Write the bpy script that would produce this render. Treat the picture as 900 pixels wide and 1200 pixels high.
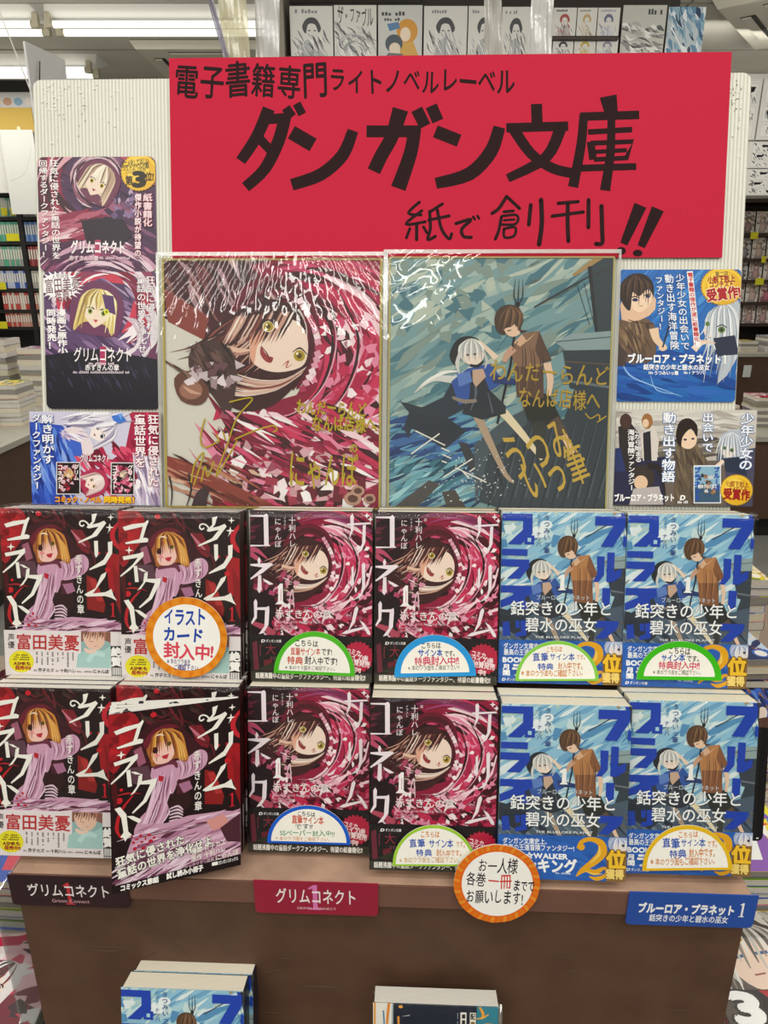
import bpy, bmesh, math, random
from math import sin, cos, tan, pi, radians
from mathutils import Vector, Matrix, Euler
from mathutils.geometry import tessellate_polygon

for o in list(bpy.data.objects): bpy.data.objects.remove(o)
SC = bpy.context.scene
COL = SC.collection

# ------------------------------------------------------------------ camera
FPX = 830.0
PITCH = radians(18.2)
CAM = Vector((0, 0, 1.5))
cd = bpy.data.cameras.new('camera'); cam = bpy.data.objects.new('camera', cd); COL.objects.link(cam)
cam.location = CAM; cam.rotation_euler = (pi/2 - PITCH, 0, 0)
cd.sensor_fit = 'VERTICAL'; cd.sensor_height = 36.0; cd.sensor_width = 27.0
cd.lens = FPX*36/1200; cd.clip_start = .02; cd.clip_end = 60
SC.camera = cam

# ------------------------------------------------------------------ world, exposure
w = bpy.data.worlds.new('shop_ambient'); SC.world = w; w.use_nodes = True
w.node_tree.nodes['Background'].inputs[0].default_value = (.95, .97, 1, 1)
w.node_tree.nodes['Background'].inputs[1].default_value = .25
SC.view_settings.view_transform = 'Standard'; SC.view_settings.look = 'None'
SC.view_settings.exposure = 0.0; SC.view_settings.gamma = 1.0
SC.view_settings.use_curve_mapping = False

# ------------------------------------------------------------------ light: rows of ceiling tubes and added fill lamps
def tube_or_fill(x, y, z, lx, ly, power, tilt=0):
    l = bpy.data.lights.new('tube_or_fill_light', 'AREA'); l.shape = 'RECTANGLE'; l.size = lx; l.size_y = ly
    l.energy = power; l.color = (1, .985, .93)
    o = bpy.data.objects.new('tube_or_fill_light', l); COL.objects.link(o); o.location = (x, y, z); o.rotation_euler = (radians(tilt), 0, 0)
    return o
LP = .60
tube_or_fill(-.85, -2.08, 2.93, 1.9, .24, 40*LP)          # the rows over and behind the photographer
tube_or_fill(0, -1.4, 2.93, 4.6, .10, 60*LP)
tube_or_fill(0, -.6, 2.93, 4.6, .10, 44*LP)
tube_or_fill(0, .15, 2.93, 4.6, .10, 40*LP)
tube_or_fill(0, 2.6, 2.93, 5.5, .10, 70*LP)
for yy in (-.075, .075):                                # the two fixtures in view: one lamp under each tube
    tube_or_fill(-2.2, 4.9+yy, 2.893, 3.0, .03, 11*LP)
    tube_or_fill(-3.2, 5.85+yy, 2.893, 1.4, .03, 7*LP)
tube_or_fill(1.0, 5.6, 2.84, 2.0, .10, 60*LP)  # unseen lamp with no fixture, added behind the sign and cabinet
# added fill lamps standing in for tube spill, brightening ceiling and back of shop
tube_or_fill(0, 2.5, 2.88, 5.5, .08, 36*LP, 80)
tube_or_fill(0, 3.0, 2.50, 5.5, .08, 24*LP, 180)
tube_or_fill(2.9, 4.0, 2.40, 2.0, .08, 8*LP, 180)
tube_or_fill(-2.4, 4.2, 2.40, 2.0, .08, 7*LP, 180)
tube_or_fill(-1.6, 4.5, 2.60, 2.0, .08, 4*LP, 75)
tube_or_fill(2.6, 5.0, 2.84, 3.0, .08, 14*LP, 80)
tube_or_fill(0, 0, 2.80, 4.6, .08, 12*LP, 180)

# ------------------------------------------------------------------ helpers
def lin(c):
    c = c/255.0
    return c/12.92 if c <= .04045 else ((c+.055)/1.055)**2.4
def hexc(h):
    return (lin(int(h[0:2], 16)), lin(int(h[2:4], 16)), lin(int(h[4:6], 16)), 1.0)

F_ = Vector((0, cos(PITCH), -sin(PITCH))); D_ = Vector((0, -sin(PITCH), -cos(PITCH)))
def ray(x, y): return F_ + Vector((1, 0, 0))*((x-450)/FPX) + D_*((y-600)/FPX)
def at(x, y, z): return CAM + ray(x, y)*z
def hit(x, y, P, n):
    r = ray(x, y); return CAM + r*((P-CAM).dot(n)/r.dot(n))
def at_dist(x, y, d):
    r = ray(x, y); return CAM + r*(d/r.y)

def tag(o, label=None, cat=None, group=None, kind=None):
    if label: o['label'] = label
    if cat: o['category'] = cat
    if group: o['group'] = group
    if kind: o['kind'] = kind
    return o
def thing(name, label, cat, loc=(0, 0, 0), rot=(0, 0, 0), group=None):
    o = bpy.data.objects.new(name, None); COL.objects.link(o); o.empty_display_size = .02
    o.location = loc; o.rotation_euler = rot
    return tag(o, label, cat, group)
def link_mesh(name, me, parent=None, loc=None, rot=None):
    o = bpy.data.objects.new(name, me); COL.objects.link(o)
    if parent: o.parent = parent
    if loc is not None: o.location = loc
    if rot is not None: o.rotation_euler = rot
    return o
def copy_tree(o, parent=None):
    c = o.copy(); COL.objects.link(c)
    if parent: c.parent = parent
    for ch in list(o.children): copy_tree(ch, c)
    return c

class MB:
    """collects simple solids into one mesh"""
    def __init__(s): s.bm = bmesh.new()
    def box(s, x0, x1, y0, y1, z0, z1, mat=None):
        vs = [s.bm.verts.new((x, y, z)) for x in (x0, x1) for y in (y0, y1) for z in (z0, z1)]
        for f in ((0, 1, 3, 2), (4, 6, 7, 5), (0, 4, 5, 1), (2, 3, 7, 6), (0, 2, 6, 4), (1, 5, 7, 3)):
            s.bm.faces.new([vs[i] for i in f])
        if mat is not None:
            for v in vs: v.co = mat @ v.co
        return s
    def hexa(s, pts):   # eight points: bottom ring 4, top ring 4
        vs = [s.bm.verts.new(p) for p in pts]
        for f in ((3, 2, 1, 0), (4, 5, 6, 7), (0, 1, 5, 4), (1, 2, 6, 5), (2, 3, 7, 6), (3, 0, 4, 7)):
            s.bm.faces.new([vs[i] for i in f])
        return s
    def tube(s, a, b, r0, r1=None, n=12):
        r1 = r0 if r1 is None else r1
        a = Vector(a); b = Vector(b); d = (b-a).normalized()
        u = d.orthogonal().normalized(); v = d.cross(u)
        A = [s.bm.verts.new(a+(u*cos(2*pi*i/n)+v*sin(2*pi*i/n))*r0) for i in range(n)]
        B = [s.bm.verts.new(b+(u*cos(2*pi*i/n)+v*sin(2*pi*i/n))*r1) for i in range(n)]
        for i in range(n):
            f = s.bm.faces.new((A[i], A[(i+1) % n], B[(i+1) % n], B[i])); f.smooth = True
        s.bm.faces.new(A[::-1]); s.bm.faces.new(B)
        return s
    def build(s, name, mat, parent=None, bevel=0, **k):
        if bevel:
            bmesh.ops.bevel(s.bm, geom=list(s.bm.edges), offset=bevel, segments=2, affect='EDGES', profile=.6)
        bmesh.ops.recalc_face_normals(s.bm, faces=list(s.bm.faces))
        me = bpy.data.meshes.new(name); s.bm.to_mesh(me); s.bm.free(); me.materials.append(mat)
        return link_mesh(name, me, parent, **k)

# ------------------------------------------------------------------ materials
def nmat(name):
    m = bpy.data.materials.new(name); m.use_nodes = True
    nt = m.node_tree; b = nt.nodes['Principled BSDF']
    return m, nt, b
def plain(name, h, rough=.5, noise=0.0, scale=30, spec=.5, metal=0.0, dark=None):
    m, nt, b = nmat(name)
    b.inputs['Roughness'].default_value = rough; b.inputs['Metallic'].default_value = metal
    b.inputs['Specular IOR Level'].default_value = spec
    if noise:
        t = nt.nodes.new('ShaderNodeTexNoise'); t.inputs['Scale'].default_value = scale; t.inputs['Detail'].default_value = 6
        tc = nt.nodes.new('ShaderNodeTexCoord'); nt.links.new(tc.outputs['Object'], t.inputs['Vector'])
        r = nt.nodes.new('ShaderNodeValToRGB'); c = hexc(h); d = hexc(dark) if dark else tuple(v*(1-noise) for v in c[:3])+(1,)
        r.color_ramp.elements[0].position = .3; r.color_ramp.elements[0].color = d
        r.color_ramp.elements[1].position = .65; r.color_ramp.elements[1].color = c
        nt.links.new(t.outputs['Fac'], r.inputs[0]); nt.links.new(r.outputs[0], b.inputs['Base Color'])
    else: b.inputs['Base Color'].default_value = hexc(h)
    return m
def printed(name, rough=.42, spec=.35):
    m, nt, b = nmat(name)
    a = nt.nodes.new('ShaderNodeAttribute'); a.attribute_name = 'ink'
    # faint paper mottling over the printed ink
    t = nt.nodes.new('ShaderNodeTexNoise'); t.inputs['Scale'].default_value = 300; t.inputs['Detail'].default_value = 2
    tc = nt.nodes.new('ShaderNodeTexCoord'); nt.links.new(tc.outputs['Object'], t.inputs['Vector'])
    mr = nt.nodes.new('ShaderNodeMapRange'); mr.inputs[1].default_value = .3; mr.inputs[2].default_value = .7
    mr.inputs[3].default_value = .98; mr.inputs[4].default_value = 1.01
    nt.links.new(t.outputs['Fac'], mr.inputs[0])
    v = nt.nodes.new('ShaderNodeVectorMath'); v.operation = 'SCALE'
    nt.links.new(a.outputs['Color'], v.inputs[0]); nt.links.new(mr.outputs[0], v.inputs['Scale'])
    nt.links.new(v.outputs[0], b.inputs['Base Color'])
    b.inputs['Roughness'].default_value = rough; b.inputs['Specular IOR Level'].default_value = spec
    return m
def film(name, fac=.06, rough=.06, tint='ffffff', bump=0, scale=60, haze=0.0):
    m = bpy.data.materials.new(name); m.use_nodes = True; nt = m.node_tree; nt.nodes.clear()
    out = nt.nodes.new('ShaderNodeOutputMaterial'); tr = nt.nodes.new('ShaderNodeBsdfTransparent')
    gl = nt.nodes.new('ShaderNodeBsdfGlossy'); gl.inputs['Roughness'].default_value = rough
    mix = nt.nodes.new('ShaderNodeMixShader')
    fr = nt.nodes.new('ShaderNodeLayerWeight'); fr.inputs['Blend'].default_value = .25
    mr = nt.nodes.new('ShaderNodeMapRange'); mr.inputs[3].default_value = fac; mr.inputs[4].default_value = min(1, fac*6)
    nt.links.new(fr.outputs['Fresnel'], mr.inputs[0]); nt.links.new(mr.outputs[0], mix.inputs[0])
    tr.inputs[0].default_value = hexc(tint)
    base = tr
    if haze:
        df = nt.nodes.new('ShaderNodeBsdfDiffuse'); df.inputs[0].default_value = hexc(tint)
        m2 = nt.nodes.new('ShaderNodeMixShader'); m2.inputs[0].default_value = haze
        nt.links.new(tr.outputs[0], m2.inputs[1]); nt.links.new(df.outputs[0], m2.inputs[2]); base = m2
    nt.links.new(base.outputs[0], mix.inputs[1]); nt.links.new(gl.outputs[0], mix.inputs[2])
    if bump:
        t = nt.nodes.new('ShaderNodeTexNoise'); t.inputs['Scale'].default_value = scale; t.inputs['Detail'].default_value = 4; t.inputs['Distortion'].default_value = 1.5
        tc = nt.nodes.new('ShaderNodeTexCoord'); nt.links.new(tc.outputs['Object'], t.inputs['Vector'])
        bp = nt.nodes.new('ShaderNodeBump'); bp.inputs['Strength'].default_value = bump; bp.inputs['Distance'].default_value = .004
        nt.links.new(t.outputs['Fac'], bp.inputs['Height']); nt.links.new(bp.outputs[0], gl.inputs['Normal']); nt.links.new(bp.outputs[0], fr.inputs['Normal'])
    nt.links.new(mix.outputs[0], out.inputs[0])
    return m
def emit(name, h, s):
    m = bpy.data.materials.new(name); m.use_nodes = True; nt = m.node_tree; nt.nodes.clear()
    out = nt.nodes.new('ShaderNodeOutputMaterial'); e = nt.nodes.new('ShaderNodeEmission')
    e.inputs[0].default_value = hexc(h); e.inputs[1].default_value = s; nt.links.new(e.outputs[0], out.inputs[0]); return m
def pages(name, h, h2, axis='Y', freq=1400):
    m, nt, b = nmat(name)
    tc = nt.nodes.new('ShaderNodeTexCoord'); wv = nt.nodes.new('ShaderNodeTexWave'); wv.bands_direction = axis
    wv.inputs['Scale'].default_value = freq/6.28; wv.inputs['Distortion'].default_value = 1.0; wv.inputs['Detail'].default_value = 1
    r = nt.nodes.new('ShaderNodeValToRGB'); r.color_ramp.elements[0].color = hexc(h2); r.color_ramp.elements[1].color = hexc(h)
    nt.links.new(tc.outputs['Object'], wv.inputs['Vector']); nt.links.new(wv.outputs['Fac'], r.inputs[0])
    nt.links.new(r.outputs[0], b.inputs['Base Color']); b.inputs['Roughness'].default_value = .85
    b.inputs['Specular IOR Level'].default_value = .1
    return m
M = {}
M['print'] = printed('printed_paper'); M['gloss'] = printed('printed_gloss', .36, .4); M['matte'] = printed('marker_paper', .8, .15)
M['pages'] = pages('page_edges', 'f1ead8', 'd8cfb8'); M['pages_white'] = pages('white_page_edges', 'eeeae2', 'cfc9be')
M['film'] = film('clear_film', .045, .05)
M['wrap'] = film('shrink_wrap', .02, .14, bump=.1, scale=40)

# ------------------------------------------------------------------ flat printed sheets, drawn as thin coloured shapes
_cu = bpy.data.curves.new('glyph_source', 'FONT'); _cu.resolution_u = 3
_go = bpy.data.objects.new('glyph_source', _cu); COL.objects.link(_go)
_gc = {}
def glyph(ch, off=0.0):
    k = (ch, round(off, 3))
    if k not in _gc:
        _cu.body = ch; _cu.offset = off
        me = _go.to_mesh()
        vs = [(v.co.x, v.co.y) for v in me.vertices]
        fs = [tuple(p.vertices) for p in me.polygons]
        xs = [v[0] for v in vs] or [0, .3]
        _gc[k] = (vs, fs, min(xs), max(xs)); _go.to_mesh_clear()
    return _gc[k]
def cr(pts, n=5, closed=False):
    """smooth curve through points"""
    P = [Vector((p[0], p[1])) for p in pts]; m = len(P); out = []
    if m < 3 and not closed: return [tuple(p) for p in P]
    for i in range(m if closed else m-1):
        if closed: a, b, c, d = P[i-1], P[i], P[(i+1) % m], P[(i+2) % m]
        else: a, b, c, d = P[max(i-1, 0)], P[i], P[i+1], P[min(i+2, m-1)]
        for j in range(n):
            t = j/n
            q = .5*((2*b)+(-a+c)*t+(2*a-5*b+4*c-d)*t*t+(-a+3*b-3*c+d)*t**3)
            out.append((q.x, q.y))
    if not closed: out.append(tuple(P[-1]))
    return out
def homography(src, dst):
    n = 8; A = []
    for (x, y), (u, v) in zip(src, dst):
        A.append([x, y, 1, 0, 0, 0, -u*x, -u*y, u]); A.append([0, 0, 0, x, y, 1, -v*x, -v*y, v])
    for i in range(n):
        p = max(range(i, n), key=lambda r: abs(A[r][i])); A[i], A[p] = A[p], A[i]
        d = A[i][i]; A[i] = [v/d for v in A[i]]
        for r in range(n):
            if r != i and A[r][i]:
                q = A[r][i]; A[r] = [a-q*b for a, b in zip(A[r], A[i])]
    h = [A[i][8] for i in range(n)]
    def f(x, y):
        w = h[6]*x+h[7]*y+1
        return ((h[0]*x+h[1]*y+h[2])/w, (h[3]*x+h[4]*y+h[5])/w)
    return f
def rrect(W, H, r, n=5):
    if r <= 0: return [(0, 0), (W, 0), (W, H), (0, H)]
    out = []
    for cx, cy, a in ((r, r, pi), (W-r, r, 1.5*pi), (W-r, H-r, 0), (r, H-r, .5*pi)):
        for i in range(n+1):
            t = a+.5*pi*i/n; out.append((cx+r*cos(t), cy+r*sin(t)))
    return out

class Art:
    DZ = 3e-6
    NL = 36      # layers shared by a run of overlapping brush marks
    def __init__(s, W, H, quad, r=0.0, outline=None, base='ffffff', thick=.0006):
        """quad: the sheet's corners TL TR BR BL in drawing units; sheet is W x H metres"""
        s.W, s.H = W, H; s.th = thick
        s.h = homography(quad, [(0, H), (W, H), (W, 0), (0, 0)])
        s.clip = outline or rrect(W, H, r); s.rr = r; s.V = []; s.Fc = []; s.C = []; s.k = 1; s.xf = None
        s.sc = W/max(1e-9, math.dist(quad[0], quad[1])); s.base = base; s.fancy = outline is not None
    def m(s, p):
        x, y = p
        if s.xf: x, y = s.xf(x, y)
        return s.h(x, y)
    def _emit(s, pts, c):
        """pts: convex polygon in sheet metres; clipped to the sheet"""
        e = s.rr*.3; W, H = s.W, s.H
        x0 = min(p[0] for p in pts); x1 = max(p[0] for p in pts); y0 = min(p[1] for p in pts); y1 = max(p[1] for p in pts)
        if x1 < 0 or y1 < 0 or x0 > W or y0 > H: return
        if s.fancy or x0 < e or y0 < e or x1 > W-e or y1 > H-e:
            C = s.clip; n = len(C)
            for i in range(n):
                ax, ay = C[i]; bx, by = C[(i+1) % n]; ex, ey = bx-ax, by-ay; out = []
                L = len(pts)
                for j in range(L):
                    p = pts[j]; q = pts[(j+1) % L]
                    dp = ex*(p[1]-ay)-ey*(p[0]-ax); dq = ex*(q[1]-ay)-ey*(q[0]-ax)
                    if dp >= 0: out.append(p)
                    if dp*dq < 0:
                        t = dp/(dp-dq); out.append((p[0]+(q[0]-p[0])*t, p[1]+(q[1]-p[1])*t))
                pts = out
                if len(pts) < 3: return
        b = len(s.V); z = -s.k*s.DZ
        s.V += [(p[0], z, p[1]) for p in pts]; s.Fc.append(tuple(range(b, b+len(pts)))); s.C.append(c)
    def P(s, pts, c, smooth=0, up=True):
        """filled shape"""
        if smooth: pts = cr(pts, smooth, True)
        c = hexc(c); q = [s.m(p) for p in pts]
        for t in tessellate_polygon([[Vector((a, b, 0)) for a, b in q]]):
            tri = [q[i] for i in t]
            ar = (tri[1][0]-tri[0][0])*(tri[2][1]-tri[0][1])-(tri[1][1]-tri[0][1])*(tri[2][0]-tri[0][0])
            if abs(ar) > 1e-14: s._emit(tri if ar > 0 else tri[::-1], c)
        if up: s.k += 1
    def S(s, pts, w, c, smooth=4, cap=False, up=True):
        """brush stroke; w one width or several along the stroke"""
        if smooth and len(pts) > 2: pts = cr(pts, smooth)
        if s.xf: pts = [s.xf(*p) for p in pts]
        n = len(pts); ws = w if isinstance(w, (list, tuple)) else (w, w); m = len(ws)-1
        c = hexc(c); L = []; Rr = []
        for i, p in enumerate(pts):
            a = pts[max(i-1, 0)]; b = pts[min(i+1, n-1)]
            dx, dy = b[0]-a[0], b[1]-a[1]; d = math.hypot(dx, dy) or 1
            t = i/(n-1)*m; j = min(int(t), m-1); wd = (ws[j]+(ws[j+1]-ws[j])*(t-j))*.5
            nx, ny = -dy/d*wd, dx/d*wd
            L.append(s.h(p[0]+nx, p[1]+ny)); Rr.append(s.h(p[0]-nx, p[1]-ny))
        for i in range(n-1):
            q = [L[i], L[i+1], Rr[i+1], Rr[i]]
            for tri in ((q[0], q[1], q[2]), (q[0], q[2], q[3])):
                ar = (tri[1][0]-tri[0][0])*(tri[2][1]-tri[0][1])-(tri[1][1]-tri[0][1])*(tri[2][0]-tri[0][0])
                if abs(ar) > 1e-15: s._emit(list(tri) if ar > 0 else list(tri)[::-1], c)
        if cap:
            for p, wd in ((pts[0], ws[0]), (pts[-1], ws[-1])):
                sx, s.xf = s.xf, None
                s.E(p[0], p[1], wd/2, wd/2, None, n=8, col=c, up=False); s.xf = sx
        if up: s.k += 1
    def E(s, cx, cy, rx, ry, c, rot=0, n=20, col=None, up=True):
        r = radians(rot)
        pts = [(cx+rx*cos(2*pi*i/n)*cos(r)-ry*sin(2*pi*i/n)*sin(r), cy+rx*cos(2*pi*i/n)*sin(r)+ry*sin(2*pi*i/n)*cos(r)) for i in range(n)]
        q = [s.m(p) for p in pts]; ar = sum(q[i-1][0]*q[i][1]-q[i][0]*q[i-1][1] for i in range(n))
        s._emit(q if ar > 0 else q[::-1], col or hexc(c))
        if up: s.k += 1
    def R(s, x0, y0, x1, y1, c): s.P([(x0, y0), (x1, y0), (x1, y1), (x0, y1)], c)
    def star4(s, x, y, r, c, k=.28):
        s.P([(x+(r if i % 2 == 0 else r*k)*cos(pi/4*i), y+(r if i % 2 == 0 else r*k)*sin(pi/4*i)) for i in range(8)], c)
    def burst(s, x, y, r, n, c, k=.82, ry=None):
        ry = ry or r
        s.P([(x+(1 if i % 2 == 0 else k)*r*cos(pi*i/n), y+(1 if i % 2 == 0 else k)*ry*sin(pi*i/n)) for i in range(2*n)], c)
    def _glyphs(s, items, c, off):
        """write glyphs; off thickens them by over-printing small shifts"""
        c = hexc(c); off = max(0, off)
        sh = [(0, 0)] if off < .004 else [(0, 0)]+[(off*cos(2*pi*i/n), off*sin(2*pi*i/n)) for n in ((4,) if off < .026 else (8,)) for i in range(n)]
        k0 = s.k
        for ch, fn in items:
            vs, fs, a, b = glyph(ch)
            for n_, (ox, oy) in enumerate(sh):
                s.k = k0+n_; q = [s.m(fn(x+ox, y+oy)) for x, y in vs]
                for f in fs:
                    p = [q[i] for i in f]; ar = sum(p[i-1][0]*p[i][1]-p[i][0]*p[i-1][1] for i in range(len(p)))
                    if abs(ar) > 1e-15: s._emit(p if ar > 0 else p[::-1], c)
        s.k = k0+len(sh)
    def T(s, txt, x0, y0, x1, y1, c, w=0.0, rot=0, skew=0.0, out=None, ow=.06, jit=0, seed=1):
        """one line of horizontal writing fitted to a box"""
        rnd = random.Random(seed); adv = []
        for ch in txt:
            g = glyph(ch); adv.append(.35 if ch == ' ' else (1.0 if ord(ch) > 0x2000 else g[3]-g[2]+.1))
        tot = sum(adv); sx = (x1-x0)/tot; sy = (y1-y0)/.92; cx, cy = (x0+x1)/2, (y0+y1)/2; r = radians(rot)
        items = []; pen = 0
        for ch, a in zip(txt, adv):
            g = glyph(ch); lead = 0 if ord(ch) > 0x2000 else -g[2]+.05
            jr = rnd.uniform(-jit, jit)*.08; jy = rnd.uniform(-jit, jit)*.05; js = 1+rnd.uniform(-jit, jit)*.08
            def fn(gx, gy, pen=pen, lead=lead, jr=jr, jy=jy, js=js):
                ux, uy = (gx-.5)*js, (gy-.38)*js
                ux, uy = ux-uy*jr, uy+ux*jr
                gx, gy = ux+.5, uy+.38+jy
                X = x0+(pen+lead+gx)*sx+(gy-.38)*sy*skew; Y = y1-(gy+.09)*sy
                dx, dy = X-cx, Y-cy
                return (cx+dx*cos(r)-dy*sin(r), cy+dx*sin(r)+dy*cos(r))
            if ch != ' ': items.append((ch, fn))
            pen += a
        if out: s._glyphs(items, out, ow+w)
        s._glyphs(items, c, w)
    def one(s, x0, y0, x1, y1, c):
        """a serif figure one"""
        w, h = x1-x0, y1-y0
        s.P([(x0+w*a, y0+h*b) for a, b in ((.05, .13), (.42, 0), (.66, 0), (.66, .93), (.95, .96), (.95, 1), (.05, 1), (.05, .96), (.36, .93), (.36, .14), (.08, .18))], c)
    def Vt(s, txt, x0, y0, x1, y1, c, w=0.0, dx=0, out=None, ow=.06):
        """vertical writing fitted to a box; dx moves the foot sideways"""
        n = len(txt); cy = (y1-y0)/n; items = []
        for i, ch in enumerate(txt):
            turn = ch in 'ー―…-~〜'
            def fn(gx, gy, i=i, turn=turn):
                if turn: gx, gy = .38+.12-(gy-.38)*-1*1.0, .38-(gx-.5)
                X = x0+gx*(x1-x0); Y = y0+cy*i+(.88-gy)*cy*.98
                return (X+dx*(Y-y0)/(y1-y0), Y)
            if ch != ' ': items.append((ch, fn))
        if out: s._glyphs(items, out, ow+w)
        s._glyphs(items, c, w)
    def ticks(s, x0, y0, x1, y1, n, c, hgt=.5, seed=3):
        """a line too small to read: short dark marks"""
        rnd = random.Random(seed); d = (x1-x0)/n
        for i in range(n):
            if rnd.random() < .12: continue
            h = (y1-y0)*rnd.uniform(.6, 1)
            s.P([(x0+d*i, y1-h), (x0+d*(i+.72), y1-h), (x0+d*(i+.72), y1), (x0+d*i, y1)], c, up=False)
        s.k += 1
    def vticks(s, x0, y0, x1, y1, n, c, seed=3):
        rnd = random.Random(seed); d = (y1-y0)/n
        for i in range(n):
            if rnd.random() < .1: continue
            a = rnd.uniform(0, .25)*(x1-x0)
            s.P([(x0+a, y0+d*i), (x1-a*.4, y0+d*i), (x1-a*.4, y0+d*(i+.7)), (x0+a, y0+d*(i+.7))], c, up=False)
        s.k += 1
    def swirl(s, cx, cy, r0, r1, a0, a1, n, ln, wd, pal, seed=0, sq=1.0, twist=0.0):
        rnd = random.Random(seed); k0 = s.k
        for i in range(n):
            a = radians(rnd.uniform(a0, a1)); r = rnd.uniform(r0, r1); l = ln*rnd.uniform(.5, 1.4)/max(r, 1); ws = wd*rnd.uniform(.35, 1.5)
            pts = []
            for j in range(5):
                t = a+l*(j/4-.5); rr = r*(1+twist*(j/4-.5))
                pts.append((cx+rr*cos(t), cy+rr*sq*sin(t)))
            s.k = k0+i % s.NL; s.S(pts, (ws*.1, ws, ws*.8, ws*.05), rnd.choice(pal), smooth=0, up=False)
        s.k = k0+s.NL
    def streaks(s, x0, y0, x1, y1, ang, n, ln, wd, pal, seed=0, curve=.1):
        rnd = random.Random(seed); k0 = s.k
        for i in range(n):
            x = rnd.uniform(x0, x1); y = rnd.uniform(y0, y1); a = radians(ang+rnd.uniform(-10, 10)); l = ln*rnd.uniform(.4, 1.4); ww = wd*rnd.uniform(.3, 1.5)
            dx, dy = cos(a)*l/2, sin(a)*l/2; b = rnd.uniform(-curve, curve)*l
            s.k = k0+i % s.NL
            s.S([(x-dx, y-dy), (x-dy/l*b, y+dx/l*b), (x+dx, y+dy)], (ww*.15, ww, ww*.6, ww*.1), rnd.choice(pal), smooth=3, up=False)
        s.k = k0+s.NL
    def shards(s, x0, y0, x1, y1, n, size, pal, seed=0, inside=None):
        rnd = random.Random(seed); k0 = s.k
        for i in range(n):
            x = rnd.uniform(x0, x1); y = rnd.uniform(y0, y1)
            if inside and not inside(x, y): continue
            a0 = rnd.uniform(0, 6.28); k = rnd.randint(3, 5); s.k = k0+i % s.NL
            s.P([(x+size*rnd.uniform(.3, 1.2)*cos(a0+6.28*j/k), y+size*rnd.uniform(.3, 1.2)*sin(a0+6.28*j/k)) for j in range(k)], rnd.choice(pal), up=False)
        s.k = k0+s.NL
    def mesh(s, name, slab=True):
        V = []; Fc = []; C = []
        if slab:
            b = hexc(s.base); n = len(s.clip)
            V += [(x, 0, y) for x, y in s.clip]+[(x, s.th, y) for x, y in s.clip]
            Fc.append(tuple(range(n))); C.append(b); Fc.append(tuple(range(2*n-1, n-1, -1))); C.append(b)
            for i in range(n): Fc.append((i, n+i, n+(i+1) % n, (i+1) % n)); C.append(b)
        o = len(V); V += s.V; Fc += [tuple(i+o for i in f) for f in s.Fc]; C += s.C
        V = [(x-s.W/2, y, z) for x, y, z in V]
        me = bpy.data.meshes.new(name); me.from_pydata(V, [], Fc)
        at_ = me.attributes.new('ink', 'FLOAT_COLOR', 'FACE')
        at_.data.foreach_set('color', [v for c in C for v in c])
        me.update(); return me
    def obj(s, name, mat, parent=None, slab=True, **k):
        me = s.mesh(name, slab); me.materials.append(mat)
        return link_mesh(name, me, parent, **k)

# ================================================================== SETTING
def struct(o, **k):
    o['kind'] = 'structure'; return o
m_floor = plain('grey_floor', '8b8b87', .45, .12, 8)
m_wall = plain('off_white_wall', 'd9d6cc', .8, .05, 5)
m_ceil = plain('ceiling_board', 'cfcabd', .85, .06, 3)
XL, XR, YB, YF, ZC = -4.0, 4.6, 8.4, -3.6, 3.0
struct(MB().box(XL, XR, YF, YB, -.1, 0).build('floor', m_floor))
def ceiling_mesh():
    b = MB()
    b.box(XL, XR, YF, YB, ZC, ZC+.1)
    return b.build('ceiling', m_ceil)
struct(ceiling_mesh())
struct(MB().box(XL, XR, YB, YB+.1, 0, ZC).build('wall_back', m_wall))
struct(MB().box(XL-.1, XL, YF, YB, 0, ZC).build('wall_left', m_wall))
struct(MB().box(XR, XR+.1, YF, YB, 0, ZC).build('wall_right', m_wall))
struct(MB().box(XL, XR, YF-.1, YF, 0, ZC).build('wall_front', m_wall))
# seams of the ceiling boards and the cross rail
b = MB()
for y in (4.75, 5.62, 6.7): b.box(XL, XR, y-.006, y+.006, ZC-.004, ZC)
for x in (-2.7, -.9, 1.75, 3.2): b.box(x-.005, x+.005, 1.0, YB, ZC-.003, ZC)
struct(b.build('trim_1', plain('ceiling_seam', '8d887c', .9)))
b = MB(); b.box(XL, .2, 4.60, 4.66, ZC-.03, ZC)
struct(b.build('trim_2', plain('ceiling_rail', 'b9b5a8', .6)))

# ------------------------------------------------------------------ ceiling tube fixtures in view
m_fix = plain('fixture_white', 'e6e4dc', .5); m_cap = plain('tube_cap', 'b8b09a', .4)
m_tube = emit('lit_tube', 'fffdf2', 1.5)
def fixture(label, x0, x1, y):
    t = thing('tube_light_fixture', label, 'ceiling light', ((x0+x1)/2, y, ZC), group='ceiling tube lights')
    h = (x1-x0)/2
    MB().hexa([(-h-.06, -.13, 0), (h+.06, -.13, 0), (h+.06, .13, 0), (-h-.06, .13, 0), (-h-.02, -.05, -.045), (h+.02, -.05, -.045), (h+.02, .05, -.045), (-h-.02, .05, -.045)]).build('housing', m_fix, t)
    for s in (-1, 1):
        MB().tube((-h+.05, s*.075, -.085), (h-.05, s*.075, -.085), .019, n=14).build('tube', m_tube, t)
        for e in (-1, 1):
            MB().tube((e*(h-.05), s*.075, -.085), (e*(h-.015), s*.075, -.085), .02, n=12).build('tube_cap', m_cap, t)
            MB().box(e*(h-.02)-.016, e*(h-.02)+.016, s*.075-.02, s*.075+.02, -.105, -.03).build('tube_socket', m_cap, t, bevel=.004)
    return t
p = at_dist(60, 30, 4.9); d = p.y
xs = at_dist(55, 30, d).x
fixture('near left ceiling tube fixture, running off the left edge of the photo', xs-1.3, xs-.01, d)
fixture('long near ceiling tube fixture reaching behind the hanging plastic sleeves', xs+.02, xs+1.62, d)
d2 = 5.85; x2 = at_dist(112, 78, d2).x
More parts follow.
